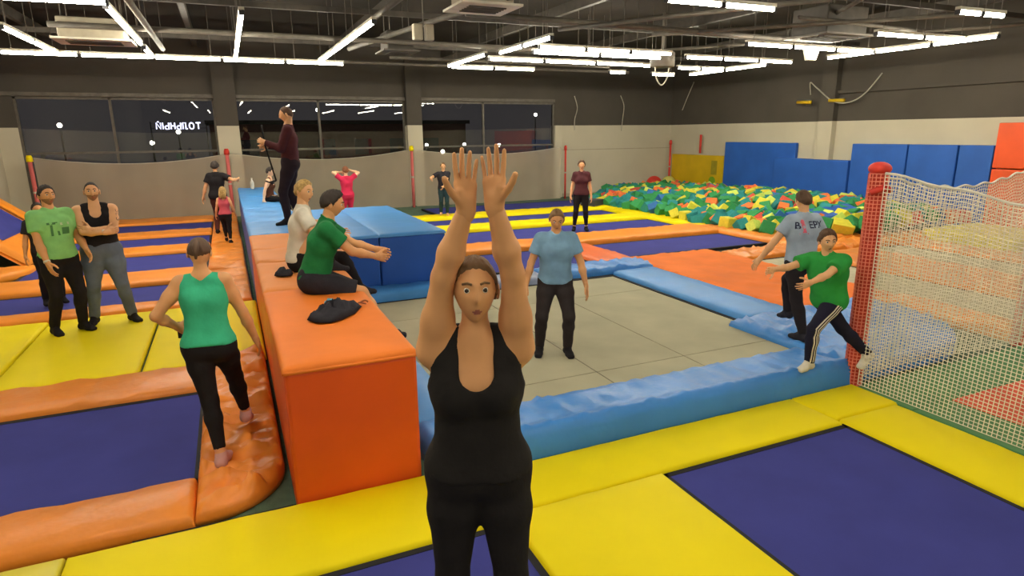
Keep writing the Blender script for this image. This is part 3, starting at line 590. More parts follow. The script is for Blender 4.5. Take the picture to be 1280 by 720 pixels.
# ------------------------------------------------------------------ people: signed-distance bodies turned into one smooth surface each
def surfnet(D, org, h):
    ins = D < 0
    a = ins.astype(np.int8); c = np.zeros(tuple(s-1 for s in D.shape), np.int8)
    sl = lambda i: slice(1, None) if i else slice(None, -1)
    for i in (0, 1):
        for j in (0, 1):
            for k in (0, 1): c += a[sl(i), sl(j), sl(k)]
    act = (c > 0) & (c < 8); I = np.argwhere(act)
    idx = -np.ones(act.shape, np.int32); idx[act] = np.arange(len(I))
    P = np.zeros((len(I), 3)); W = np.zeros(len(I))
    corners = [(i, j, k) for i in (0, 1) for j in (0, 1) for k in (0, 1)]
    for p in corners:
        for ax in range(3):
            if p[ax]: continue
            q = list(p); q[ax] = 1
            d0 = D[I[:, 0]+p[0], I[:, 1]+p[1], I[:, 2]+p[2]]; d1 = D[I[:, 0]+q[0], I[:, 1]+q[1], I[:, 2]+q[2]]
            s = (d0 < 0) != (d1 < 0); t = np.where(s, d0/np.where(s, d0-d1, 1), 0)
            e = np.array(p, float)[None].repeat(len(I), 0); e[:, ax] += t
            P += e*s[:, None]; W += s
    V = org+(I+P/W[:, None])*h
    F = []
    for ax in range(3):
        b, c_ = [(1, 2), (2, 0), (0, 1)][ax]
        s0 = [slice(None)]*3; s1 = [slice(None)]*3; s0[ax] = slice(None, -1); s1[ax] = slice(1, None)
        A0 = ins[tuple(s0)]; A1 = ins[tuple(s1)]; X = np.argwhere(A0 != A1)
        X = X[(X[:, b] > 0) & (X[:, c_] > 0) & (X[:, b] < D.shape[b]-1) & (X[:, c_] < D.shape[c_]-1)]
        f = []
        for db, dc in ((-1, -1), (0, -1), (0, 0), (-1, 0)):
            Y = X.copy(); Y[:, b] += db; Y[:, c_] += dc; f.append(idx[Y[:, 0], Y[:, 1], Y[:, 2]])
        f = np.stack(f, -1); flip = ~A0[X[:, 0], X[:, 1], X[:, 2]]; f[flip] = f[flip][:, ::-1]; F.append(f)
    F = np.concatenate(F); F = F[(F >= 0).all(1)]
    return V, F
def sdf_mesh(prims, h, subs=(), clips=(), noise=0, nf=30):
    """prims: (a,b,ra,rb,k,[(pt,normal)...]) ; clips keep (P-pt).n<0 ; subs are carved away"""
    A = np.array([p[0] for p in prims]+[p[1] for p in prims], float); r = max(max(p[2], p[3]) for p in prims)+.03
    lo = A.min(0)-r; hi = A.max(0)+r; n = np.ceil((hi-lo)/h).astype(int)+2
    D = np.full(tuple(n), .5, np.float32); ax = [lo[i]+np.arange(n[i])*h for i in range(3)]
    def ev(a, b, ra, rb, cl, mg):
        l = np.minimum(a, b)-max(ra, rb)-mg; u = np.maximum(a, b)+max(ra, rb)+mg
        i0 = np.clip(np.floor((l-lo)/h).astype(int), 0, n); i1 = np.clip(np.ceil((u-lo)/h).astype(int)+1, 0, n)
        if (i1 <= i0).any(): return None, None
        s = tuple(slice(i0[i], i1[i]) for i in range(3))
        X, Y, Z = np.meshgrid(ax[0][s[0]], ax[1][s[1]], ax[2][s[2]], indexing='ij', sparse=True)
        ab = b-a; L = float(ab@ab)+1e-12
        t = np.clip(((X-a[0])*ab[0]+(Y-a[1])*ab[1]+(Z-a[2])*ab[2])/L, 0, 1)
        d = np.sqrt((X-a[0]-ab[0]*t)**2+(Y-a[1]-ab[1]*t)**2+(Z-a[2]-ab[2]*t)**2)-(ra+(rb-ra)*t)
        for p, nn in cl: d = np.maximum(d, (X-p[0])*nn[0]+(Y-p[1])*nn[1]+(Z-p[2])*nn[2])
        return s, d.astype(np.float32)
    for p in prims:
        a, b, ra, rb, k = p[:5]; cl = p[5] if len(p) > 5 else ()
        s, d = ev(np.array(a, float), np.array(b, float), ra, rb, cl, k+h*2)
        if s is None: continue
        o = D[s]; hh = np.clip(.5+.5*(o-d)/k, 0, 1); D[s] = o*(1-hh)+d*hh-k*hh*(1-hh)
    X, Y, Z = np.meshgrid(*ax, indexing='ij', sparse=True)
    if noise: D += (noise*(np.sin(X*nf+2*np.sin(Z*nf*.7))*np.sin(Z*nf*.8+1.7*np.sin(Y*nf))+.6*np.sin(Y*nf*1.3+Z*nf*.5))).astype(np.float32)
    for p, nn in clips: D = np.maximum(D, (X-p[0])*nn[0]+(Y-p[1])*nn[1]+(Z-p[2])*nn[2])
    for p in subs:
        s, d = ev(np.array(p[0], float), np.array(p[1], float), p[2], p[3], (), h*3)
        if s is not None: D[s] = np.maximum(D[s], -d)
    D[0] = D[-1] = .1; D[:, 0] = D[:, -1] = .1; D[:, :, 0] = D[:, :, -1] = .1
    return surfnet(D, lo, h)
def nrm(v): v = np.array(v, float); return v/(np.linalg.norm(v)+1e-9)
def rotv(v, k, a): v = np.array(v, float); k = nrm(k); return v*math.cos(a)+np.cross(k, v)*math.sin(a)+k*(k@v)*(1-math.cos(a))
def ik(a, t, l1, l2, hint):
    a = np.array(a, float); t = np.array(t, float); d = t-a; L = np.linalg.norm(d); u = d/L; mx = (l1+l2)*.995
    if L > mx: t = a+u*mx; L = mx
    L = max(L, abs(l1-l2)+.02)
    x = (l1*l1-l2*l2+L*L)/(2*L); y = math.sqrt(max(l1*l1-x*x, 1e-6)); hnt = np.array(hint, float); hnt = nrm(hnt-u*(hnt@u))
    return a+u*x+hnt*y, t
def hand_prims(wr, fd, pn, s, side, curl, spread=.12):
    """five separate fingers; fd finger direction, pn palm normal (facing the palm side)"""
    fd = nrm(fd); pn = nrm(np.array(pn, float)-fd*(np.array(pn, float)@fd)); sd = np.cross(fd, pn)*side   # sd towards the thumb
    P = []; W = lambda f, x, z=0: wr+(fd*f+sd*x+pn*z)*s
    for x0, x1, L in ((.028, .03, .088), (.01, .011, .092), (-.009, -.009, .088), (-.024, -.028, .08)):
        P.append((W(-.01, x0*.6), W(L-.01, x1), .016*s, .0125*s, .012*s))
    P.append((W(-.03, 0), W(.02, 0), .024*s, .024*s, .02*s))
    P.append((W(.015, .02, .008), W(.05, .03, .014), .016*s, .013*s, .012*s))
    for (x, L0, Ls, r) in ((.031, .086, (.04, .024, .02), .0088), (.0105, .09, (.045, .028, .021), .009), (-.0105, .087, (.041, .026, .02), .0085), (-.030, .079, (.032, .02, .018), .0075)):
        p = W(L0, x); a = spread*(x/.03); d = nrm(fd*math.cos(a)+sd*math.sin(a)); axis = np.cross(d, pn); c = 0
        for j, l in enumerate(Ls):
            c += curl*(.6, .9, .7)[j]; dd = rotv(d, axis, c); q = p+dd*l*s; P.append((p, q, r*s*(1-.06*j), r*s*(.94-.08*j), .003*s)); p = q
    p = W(.02, .03, .01); d = nrm(fd*.72+sd*.75+pn*.35)
    for j, l in enumerate((.045, .032, .026)):
        dd = rotv(d, np.cross(d, fd), .15*j+.2*curl*j) if j else d; q = p+dd*l*s; P.append((p, q, (.0135-.0015*j)*s, (.0115-.001*j)*s, .005*s)); p = q
    return P
def head_mesh(c, f, u, s, child=False, nu=64, nv=48):
    """face with sockets, nose, lips, chin, ears; c centre, f facing, u up"""
    f = nrm(f); u = nrm(np.array(u)-f*(np.array(u)@f)); r = np.cross(f, u)
    th = np.linspace(0, math.pi, nv+1); ph = np.arange(nu)*2*math.pi/nu
    T, Pp = np.meshgrid(th, ph, indexing='ij'); x = np.sin(T)*np.cos(Pp); y = np.sin(T)*np.sin(Pp); z = np.cos(T)
    G = lambda a, b, sx, sz: np.exp(-((x-a)/sx)**2-((z-b)/sz)**2)*(y > 0)
    w = .077*(1-.34*np.clip(-z-.05, 0, 1)**1.1); X = x*w
    dpt = np.where(y > 0, .098*(1-.12*np.clip(-z, 0, 1)), .102*(1-.42*np.clip(-z-.1, 0, 1)))
    Y = y*dpt; Z = z*np.where(z < 0, .122, .115)
    Y = Y+.020*G(0, -.22, .13, .14)+.010*G(0, -.02, .09, .2)-.009*(G(.38, .05, .19, .12)+G(-.38, .05, .19, .12))+.005*G(0, .24, .5, .1)
    Y = Y+.007*G(0, -.52, .26, .07)-.004*G(0, -.585, .24, .025)+.005*G(0, -.65, .2, .05)+.010*G(0, -.86, .3, .12)+.004*(G(.5, -.15, .2, .2)+G(-.5, -.15, .2, .2))
    V = c+(X[..., None]*r+Y[..., None]*f+Z[..., None]*u)*s
    V = V.reshape(-1, 3); F = []; M = []
    for i in range(nv):
        for j in range(nu):
            F.append((i*nu+j, (i+1)*nu+j, (i+1)*nu+(j+1) % nu, i*nu+(j+1) % nu)); M.append(1 if (y[i, j] > 0 and (x[i, j]/.27)**2+((z[i, j]+.56)/.075)**2 < 1) else 0)
    V = V.tolist()
    for sd in (-1, 1):    # ears
        ev, ef = spherev((0, 0, 0), 1, 10, 8); n = len(V)
        for p in ev:
            q = np.array(p); rim = 1-.35*(abs(q[1]) < .5)*(abs(q[2]) < .5)
            V.append(tuple(c+(r*sd*(.076+q[0]*.010*rim+.008)+f*(-.008+q[1]*.018)+u*(-.01+q[2]*.031+q[1]*.004))*s))
        F += [tuple(i+n for i in g_) for g_ in ef]; M += [0]*len(ef)
    return np.array(V), F, M, (r, f, u)
def hair_mesh(c, ax, s, style, g):
    r, f, u = ax; nu, nv = 44, 30
    th = np.linspace(0, math.pi, nv+1); ph = np.arange(nu)*2*math.pi/nu
    T, Pp = np.meshgrid(th, ph, indexing='ij'); x = np.sin(T)*np.cos(Pp); y = np.sin(T)*np.sin(Pp); z = np.cos(T)
    line = np.where(y > 0, .68-.16*x*x-1.08*np.clip(1-y, 0, 1)**2.4+.03*np.sin(x*21), -.12-.50*np.clip(-y, 0, 1)+.02*np.sin(Pp*15)) if style != 'long' else np.where(y > .25, .45, -.75)
    if style == 'receding': line = line+.12*(y > 0)
    thick = {'crop': .004, 'receding': .004, 'short': .014, 'quiff': .018, 'tied': .010, 'long': .02, 'bob': .024}[style]
    t = np.clip((z-line)/np.where(y > .3, .22, .16), 0, 1); t = t*t*(3-2*t)
    jit = (.0035*np.sin(x*37+z*11)*np.sin(y*31+x*9)+.003*np.sin(Pp*14+z*7)+.002*np.sin(x*60+y*20))*(thick/.014)
    off = -.008+(thick+.008)*t+jit*t
    if style in ('quiff',): off = off+.018*t*np.clip(y, 0, 1)*np.clip(z-.4, 0, 1)*1.6
    w = .077*(1-.34*np.clip(-z-.05, 0, 1)**1.1)+off
    dpt = np.where(y > 0, .098*(1-.12*np.clip(-z, 0, 1)), .102*(1-.42*np.clip(-z-.1, 0, 1)))+off
    hz_ = np.where(z < 0, .122, .115)+off
    V = c+(np.stack([x*w], -1)*r+np.stack([y*dpt], -1)*f+np.stack([z*hz_], -1)*u)*s
    keep = (z > line-.12); F = []
    for i in range(nv):
        for j in range(nu):
            k = ((i, j), (i+1, j), (i+1, (j+1) % nu), (i, (j+1) % nu))
            if all(keep[a] for a in k): F.append(tuple(a*nu+b for a, b in k))
    return V.reshape(-1, 3), F
SKIN = {'fair': mat('fair_skin', (222, 168, 122), rough=.55, var=.04, spec=.3), 'tan': mat('tanned_skin', (212, 154, 104), rough=.55, var=.04, spec=.3), 'pale': mat('pale_skin', (230, 186, 150), rough=.55, var=.03, spec=.3)}
STUB = mat('stubbled_skin', (150, 108, 78), rough=.8, var=.12, scale=90); LIP = mat('lips', (160, 90, 78), rough=.5); EYEW = mat('eye_white', (220, 212, 200), rough=.3); IRIS = mat('dark_iris', (46, 34, 28), rough=.3)
HAIR = {'dark': (44, 34, 28), 'brown': (84, 60, 42), 'lightbrown': (112, 84, 56), 'blond': (176, 142, 84), 'ginger': (128, 78, 50), 'grey': (150, 140, 126)}
def person(label, X, Y, Zb, face, h, sex='m', res=.013, bulk=1.0, ph=None, lean=0, side=0, twist=0, headyaw=0, headpitch=0,
           handL=None, handR=None, elL=(-.5, -1, -.3), elR=(.5, -1, -.3), footL=(-.1, 0, 0), footR=(.1, 0, 0), knL=(0, 1, 0), knR=(0, 1, 0),
           toeL=(-.15, 1, 0), toeR=(.15, 1, 0), skin='fair', hair='brown', style='short', top=None, topkind='tee', bottom=None, botkind='trousers', shoe=None,
           curl=.35, palmL=None, palmR=None, px=0, py=0, eyes=True, stubble=False, extra=None, fdL=None, fdR=None, headk=1.0):
    S = h/1.75; root = empty('person', X, Y, 0, math.atan2(-face[0], face[1])); root.location.z = Zb*U; tag(root, label, 'person')
    z_ = np.array([0, 0, 1.]); fem = sex == 'f'
    H = np.array([px, py, (ph if ph is not None else .530*h)], float)
    u = rotv(rotv(z_, (1, 0, 0), -lean), (0, 1, 0), side); f0 = nrm(np.array([0, 1, 0])-u*u[1]); f = rotv(f0, u, twist); r = np.cross(f, u); r0 = np.cross(f0, u)
    # joints
    Wc = H+u*.13*S; Ch = H+u*.34*S; NB = H+u*.552*S; sw = (.150 if fem else .170)*S
    shL = H+u*.475*S-r*sw; shR = H+u*.475*S+r*sw
    hf = rotv(rotv(f, u, headyaw), np.cross(rotv(f, u, headyaw), u), headpitch); hu = rotv(nrm(u*.6+z_*.4), np.cross(hf, z_), headpitch*.7)
    Hc = NB+nrm(u*.8+z_*.2)*.146*S*max(headk, .97)+hf*.02*S
    hs = .95*S*headk
    LA, LF = .29*S, .255*S; LT, LC = .425*S, .42*S
    dn = lambda sgn: shL if sgn < 0 else shR
    hl = np.array(handL if handL is not None else (-.30*S, .05, H[2]-.12*S), float); hr = np.array(handR if handR is not None else (.30*S, .05, H[2]-.12*S), float)
    eL, hl = ik(shL, hl, LA, LF, elL); eR, hr = ik(shR, hr, LA, LF, elR)
    hpL = H-r0*.09*S-z_*.02*S; hpR = H+r0*.09*S-z_*.02*S
    ah = .085*S
    kL, aL = ik(hpL, np.array(footL, float)+z_*ah, LT, LC, knL); kR, aR = ik(hpR, np.array(footR, float)+z_*ah, LT, LC, knR)
    b = bulk; k = .05*S
    waist = .082*b if fem else .098*b; hipr = (.112 if fem else .104)*b
    def torso(g):   # g: growth for clothing
        q = []; A = lambda a, c_, ra, rb, kk=k: q.append((a, c_, ra*S+g, rb*S+g, kk))
        A(H-r0*.062*S, H+r0*.062*S, hipr, hipr); A(H-r0*.055*S-f0*.035*S-z_*.03*S, H+r0*.055*S-f0*.035*S-z_*.03*S, .092*b, .092*b)
        for sg in (-1, 1):
            A(H+r0*sg*.06*S+u*.02*S, Wc+r*sg*.045*S, hipr*.96, waist)
            A(Wc+r*sg*.045*S, Ch+r*sg*(.058 if fem else .075)*S, waist, (.092 if fem else .105)*b)
            A(Ch+r*sg*(.058 if fem else .075)*S, H+u*.45*S+r*sg*sw*.70, (.09 if fem else .1)*b, .062*b)
            if fem: A(Ch+f*.065*S+r*sg*.068*S-u*.01*S, Ch+f*.07*S+r*sg*.07*S-u*.015*S, .062, .06, .03*S)
            elif b > 1: A(Ch+f*.05*S+r*sg*.07*S+u*.04*S, Ch+f*.05*S+r*sg*.07*S+u*.04*S, .07, .07, .03*S)
        return q
    def arm(sh, el, ha, g, part='all', end=.6):
        q = []; d = nrm(el-sh)
        if part == 'sleeve':
            e = sh+(el-sh)*end; q.append((sh, e+d*.03, .054*b*S+g*.8, .052*b*S+g*1.2, .03*S, [(e, d)]))
        else:
            q += [(sh, sh+(el-sh)*.45, .056*b*S, .052*b*S, k*.8), (sh+(el-sh)*.4, el, .051*b*S, .038*S, .02*S), (el, el+(ha-el)*.35, .039*S, .041*b*S, .02*S), (el+(ha-el)*.35, ha, .041*b*S, .026*S, .02*S)]
        return q
    def leg(hp, kn, an, g, m=1.0, end=None):
        q = [(hp, hp+(kn-hp)*.35, .092*b*S*m+g, .086*b*S*m+g, .04*S), (hp+(kn-hp)*.35, kn, .086*b*S*m+g, .056*S*m+g, .03*S)]
        q += [(kn, kn+(an-kn)*.32, .055*S*m+g, (.057*S+g*.9)*m, .03*S), (kn+(an-kn)*.32, an, (.057*S+g*.9)*m, .036*S+g*(1 if end is None else end), .03*S)]
        return q
    def foot(an, toe, g):
        t = nrm(toe); L = .145*S; dwn = np.array([0, 0, -1.]); dwn = nrm(dwn-t*(dwn@t))
        hl_ = an+dwn*.048*S-t*.03*S; bl = an+dwn*.058*S+t*L*.72; tp = an+dwn*.064*S+t*L*1.12; sdv = np.cross(t, dwn)
        q = [(an, hl_, .036*S+g, .036*S+g, .02*S), (hl_, bl, .034*S+g, .027*S+g, .02*S), (an+t*.02*S, bl, .034*S+g, .026*S+g, .02*S)]
        for sg in (-1, 1): q.append((bl+sdv*.018*S*sg-t*.02*S, tp+sdv*.016*S*sg, .025*S+g, .019*S+g, .015*S))
        return q
    neck = [(NB-u*.05*S, Hc-hu*.05*S-hf*.018*S, (.048 if fem else .057)*S, (.045 if fem else .053)*S, .03*S)]
    neck += [(NB-u*.045*S, dn(sg)+u*.0*S, .044*S, .044*S, .04*S) for sg in (-1, 1)]
    neck += [(NB-u*.04*S+f*.005*S, Ch+f*.035*S+u*.03*S, .05*S, .078*S, .05*S)]
    body = torso(-.004)+neck+arm(shL, eL, hl, 0)+arm(shR, eR, hr, 0)+leg(hpL, kL, aL, 0)+leg(hpR, kR, aR, 0)+foot(aL, toeL, 0)+foot(aR, toeR, 0)
    V, F = sdf_mesh(body, res); V = V.tolist(); F = F.tolist(); M = [0]*len(F)
    def addm(v, fc, mi):
        n = len(V); V.extend(np.asarray(v).tolist()); F.extend([[i+n for i in q] for q in (fc.tolist() if isinstance(fc, np.ndarray) else fc)]); M.extend(mi if isinstance(mi, list) else [mi]*len(fc))
    for ha, el, sg, pn, fd in ((hl, eL, -1, palmL, fdL), (hr, eR, 1, palmR, fdR)):
        d = nrm(ha-el) if fd is None else nrm(fd)
        if pn is None: pn_ = -r*sg
        else: pn_ = np.array(pn, float)
        if abs(nrm(pn_)@d) > .95: pn_ = f
        v, fc = sdf_mesh(hand_prims(ha, d, pn_, S*1.0, -sg if False else (1 if np.cross(d, pn_)@f > 0 else -1), curl), max(.0045, res*.42))
        addm(v, fc, 0)
    hv, hf_, hm, hax = head_mesh(Hc, hf, hu, hs); 
    if stubble:
        for q_, fq in enumerate(hf_):
            if hm[q_] == 0 and q_ < 64*48:
                loc = np.mean([hv[i_] for i_ in fq], 0)-Hc; lx, ly, lz = loc@hax[0]/hs, loc@hax[1]/hs, loc@hax[2]/hs
                if lz < -.036-.25*max(0, .03-abs(lx))*0 and ly > .0 and not (abs(lx) < .012 and lz > -.05): hm[q_] = 2
    addm(hv, hf_, hm)
    mk('body', V, F, None, root, True, unit=1, mats=[SKIN[skin], LIP, STUB], midx=M)
    rr, ff, uu = hax
    if eyes:
        for sg in (-1, 1):
            ec = Hc+(rr*.031*sg+ff*.0795+uu*.008)*hs; ev, ef = spherev((0, 0, 0), .0118*hs, 18, 12)
            ev = np.array(ev); mi = [1 if nrm(np.mean([ev[i] for i in q], 0))@nrm(ff+rr*sg*.22) > .76 else 0 for q in ef]
            mk('eye', ev+ec, ef, None, root, True, unit=1, mats=[EYEW, IRIS], midx=mi)
            bp = [Hc+(rr*sg*a+ff*bb+uu*cc)*hs for a, bb, cc in ((.015, .099, .030), (.03, .095, .036), (.048, .082, .031))]
            mk('eyebrow', *tubev(bp, .0042*hs, 6), mat('hair_'+hair, HAIR[hair], rough=.7), root, True, unit=1)
    HM = mat('hair_'+hair, HAIR[hair], rough=.65, var=.15, scale=40, bump=.5, bscale=60)
    v, fc = hair_mesh(Hc, hax, hs, style, None); o = mk('hair', v, fc, HM, root, True, unit=1)
    if style == 'tied':
        b0 = Hc-ff*.10*hs+uu*.03*hs; mk('ponytail', *tubev([b0, b0-ff*.03*hs, b0-ff*.05*hs-uu*.06*hs, b0-ff*.035*hs-uu*.14*hs], [.016*hs, .026*hs, .024*hs, .008*hs], 10), HM, root, True, unit=1)
    if style == 'long':
        for sg in (-1, -.33, .33, 1):
            b0 = Hc+rr*.05*sg*hs-ff*.05*hs; tag(mk('hair_lock', *tubev([b0, b0-ff*.04*hs-uu*.09*hs+rr*.015*sg*hs, b0-ff*.05*hs-uu*.2*hs+rr*.02*sg*hs], [.045*hs, .04*hs, .012*hs], 8), HM, root, True, unit=1))
    # clothes
    info = dict(H=H, u=u, f=f, r=r, NB=NB, Ch=Ch, shL=shL, shR=shR, eL=eL, eR=eR, hl=hl, hr=hr, kL=kL, kR=kR, aL=aL, aR=aR, hpL=hpL, hpR=hpR, S=S, root=root, Hc=Hc, hs=hs, hax=hax)
    if bottom is not None:
        g = {'trousers': .011, 'jeans': .016, 'leggings': .005, 'shorts': .022}[botkind]
        pr = [p for p in torso(g)[:2]]+[(H+r0*sg*.06*S, Wc+r0*sg*.05*S-u*.02*S, hipr*.97*S+g, waist*S+g, k) for sg in (-1, 1)]
        if botkind == 'shorts':
            for hp, kn in ((hpL, kL), (hpR, kR)):
                e = hp+(kn-hp)*.86; pr.append((hp, e+nrm(kn-hp)*.05, .094*b*S+g, .078*S+g, .03*S, [(e, nrm(kn-hp))]))
        else:
            for hp, kn, an in ((hpL, kL, aL), (hpR, kR, aR)):
                d = nrm(an-kn); e = an-d*(.0 if botkind != 'leggings' else .05)*S
                q = leg(hp, kn, an, g, 1.0, end=(1.6 if botkind in ('trousers', 'jeans') else .6)); q[-1] = q[-1]+([(e, d)],); pr += q
        v, fc = sdf_mesh(pr, res, clips=[(H+u*.085*S, u)], noise=0 if botkind == 'leggings' else .0022, nf=26)
        info['bottom'] = mk(botkind, v, fc, bottom, root, True, unit=1)
    if top is not None:
        g = .021 if topkind in ('tee', 'loose') else .012
        if topkind == 'loose': g = .03
        hem = H-u*(.03 if topkind in ('tee',) else (.09 if topkind == 'loose' else -.0))*S
        pr = torso(g); subs = []
        if topkind in ('tee', 'loose'):
            pr += arm(shL, eL, hl, g, 'sleeve', .62)+arm(shR, eR, hr, g, 'sleeve', .62)
            pr += [(NB-u*.05*S, dn(sg)-u*.01*S, .045*S+g*.7, .045*S+g*.7, .04*S) for sg in (-1, 1)]
            pr.append((NB-u*.06*S, NB-u*.015*S, .066*S+g*.4, .058*S+g*.3, .03*S)); pr.append((NB-u*.06*S+f*.005*S, Ch+f*.035*S+u*.03*S, .05*S+g*.6, .078*S+g*.7, .05*S))
            subs = [(NB+u*.055*S, NB+u*.2*S, .064*S, .09*S), (NB+f*.055*S+u*.045*S, NB+f*.08*S+u*.09*S, .052*S, .06*S)]
        elif topkind == 'long':
            for sh, el, ha in ((shL, eL, hl), (shR, eR, hr)):
                pr += [(sh, el, .058*b*S+g, .045*S+g, .03*S), (el, ha, .045*S+g, .032*S+g, .03*S, [(ha-nrm(ha-el)*.01, nrm(ha-el))])]
            pr += [(NB-u*.05*S, dn(sg)-u*.01*S, .045*S+g*.7, .045*S+g*.7, .04*S) for sg in (-1, 1)]
            pr.append((NB-u*.06*S, NB-u*.015*S, .066*S+g*.4, .058*S+g*.3, .03*S)); pr.append((NB-u*.06*S+f*.005*S, Ch+f*.035*S+u*.03*S, .05*S+g*.6, .078*S+g*.7, .05*S))
            subs = [(NB+u*.045*S, NB+u*.2*S, .068*S, .09*S)]
        elif topkind == 'sleeveless':
            pr += [(NB-u*.05*S, dn(sg)-r*sg*.02*S-u*.01*S, .045*S+g*.7, .04*S+g, .04*S) for sg in (-1, 1)]
            subs = [(NB+u*.05*S, NB+u*.2*S, .062*S, .09*S), (NB+f*.07*S, NB+f*.1*S+u*.03*S, .05*S, .05*S)]
            subs += [(s_+sg*r*.075*S+u*.04*S, s_+sg*r*.07*S-u*.05*S, .06*S, .055*S) for sg, s_ in ((-1, shL), (1, shR))]
        elif topkind == 'tank':
            pr += [(NB-u*.03*S+r*sg*.05*S, NB-u*.035*S+r*sg*.1*S, .036*S+g, .036*S+g, .03*S) for sg in (-1, 1)]
            dp = .15 if fem else .12
            subs = [(NB+f*.10*S-u*(dp-.02)*S, NB+f*.05*S+u*.14*S, .062*S, .085*S), (NB-f*.05*S-u*.01*S, NB-f*.02*S+u*.14*S, .05*S, .08*S)]
            subs += [(s_+u*.03*S+sg*r*.045*S, s_-u*.075*S+sg*r*.05*S, .068*S, .062*S) for sg, s_ in ((-1, shL), (1, shR))]
        v, fc = sdf_mesh(pr, res, subs=subs, clips=[(hem, -u)], noise=.0022, nf=22)
        info['top'] = mk({'tee': 't_shirt', 'loose': 't_shirt', 'tank': 'tank_top', 'long': 'long_sleeved_shirt', 'sleeveless': 'sleeveless_top'}[topkind], v, fc, top, root, True, unit=1)
    if shoe is not None:
        for an, toe in ((aL, toeL), (aR, toeR)):
            v, fc = sdf_mesh(foot(an, toe, .008), res*.8); mk(shoe[0], v, fc, shoe[1], root, True, unit=1)
    return info
def bvh(o): me = o.data; return BVHTree.FromPolygons([v.co[:] for v in me.vertices], [tuple(p.vertices) for p in me.polygons])
def strip_on(o, pts, dirs, w_, side, m, root, name='stripe', off=.003):
    """thin raised ribbon laid on a garment: rays from outside (dirs point inward)"""
    T = bvh(o); V = []; F = []; n = 0
    for i in range(len(pts)):
        p = np.array(pts[i]); d = nrm(dirs[i]); s = nrm(side[i]) if isinstance(side, list) else nrm(side); row = []
        for q in (-.5, .5):
            h_ = T.ray_cast(Vector(p+s*q*w_-d*.3), Vector(d)); row.append(np.array(h_[0])-d*off if h_[0] is not None else None)
        if row[0] is None or row[1] is None: continue
        V += row; n += 1
        if n > 1: F.append((2*n-4, 2*n-3, 2*n-1, 2*n-2))
    if n > 1:
        k_ = len(V); V = V+[v+nrm(dirs[0])*.004 for v in V]; F += [tuple(i+k_ for i in q[::-1]) for q in F]; mk(name, V, F, m, root, False, unit=1)
def text_on(info, o, txt, size, dx, dz, m, front=True, name='lettering', char='h'):
    """flat print: font outlines laid onto the shirt"""
    cu = bpy.data.curves.new('t', 'FONT'); cu.body = txt; cu.size = size; cu.align_x = 'CENTER'; cu.offset = size*.02; cu.resolution_u = 3
    to = bpy.data.objects.new('t', cu); C.objects.link(to); bpy.context.view_layer.update()
    me = bpy.data.meshes.new_from_object(to.evaluated_get(bpy.context.evaluated_depsgraph_get()))
    T = bvh(o); f = info['f']*(1 if front else -1); r = info['r']*(-1 if front else 1); V = []
    for v in me.vertices:
        p = info['Ch']+r*(v.co.x+dx)+info['u']*(v.co.y+dz); h_ = T.ray_cast(Vector(p+f*.5), Vector(-f)); V.append(np.array(h_[0])+f*.004 if h_[0] is not None else p+f*.12)
    mk(name, V, [tuple(p.vertices) for p in me.polygons], m, info['root'], False, unit=1); bpy.data.objects.remove(to)
def patch_on(info, o, poly, m, front=True, name='print'):
    T = bvh(o); f = info['f']*(1 if front else -1); r = info['r']*(-1 if front else 1); V = []
    for a, b_ in poly:
        p = info['Ch']+r*a+info['u']*b_; h_ = T.ray_cast(Vector(p+f*.5), Vector(-f)); V.append(np.array(h_[0])+f*.0045 if h_[0] is not None else p+f*.12)
    mk(name, V, [tuple(range(len(V)))], m, info['root'], False, unit=1)
def band(info, which, t, m, name='wristband', r=.034):
    e, h_ = (info['eL'], info['hl']) if which == 'L' else (info['eR'], info['hr']); p = e+(h_-e)*t; d = nrm(h_-e)
    mk(name, *tubev([p-d*.012, p+d*.012], r*info['S'], 14), m, info['root'], True, unit=1)
def cloth(name, rgb, **k): d = dict(rough=.9, var=.05, scale=9, bump=.35, bscale=14, spec=.15); d.update(k); return mat(name, rgb, **d)
BLK = cloth('black_cloth', (34, 31, 33)); BLK2 = cloth('charcoal_cloth', (44, 42, 48)); NAVY = cloth('navy_cloth', (32, 38, 58)); WHT = cloth('white_cloth', (214, 206, 190))
MAROON = cloth('maroon_cloth', (74, 38, 42)); JEANS = cloth('blue_denim', (98, 108, 126), var=.12, scale=4)
GOLD = (210, 200, 170)
tc = lambda X, Y: (-X, -Y)      # facing the camera

# jumping woman, arms stretched overhead, just in front of the camera
P = person('woman in black tank top and leggings jumping in the foreground with both arms overhead', .80, 2.15, .455, (-.35, -.94), 1.63, 'f', res=.008, bulk=1.08, lean=.05,
    headpitch=.16, headyaw=.06, handL=(-.06, .12, 1.84), handR=(.005, .12, 1.84), elL=(-1, .55, .1), elR=(1, .55, .1), footL=(-.13, -.05, .02), footR=(.12, -.12, .03), toeL=(-.1, .6, -.8), toeR=(.1, .6, -.8),
    skin='tan', hair='lightbrown', style='tied', top=cloth('black_jersey', (36, 33, 32)), topkind='tank', bottom=cloth('black_legging', (33, 30, 30)), botkind='leggings', curl=.08, palmL=(.5, 1, 0), palmR=(-.5, 1, 0), fdL=(.0, 0, 1), fdR=(.0, 0, 1), knL=(0, 1, 0))
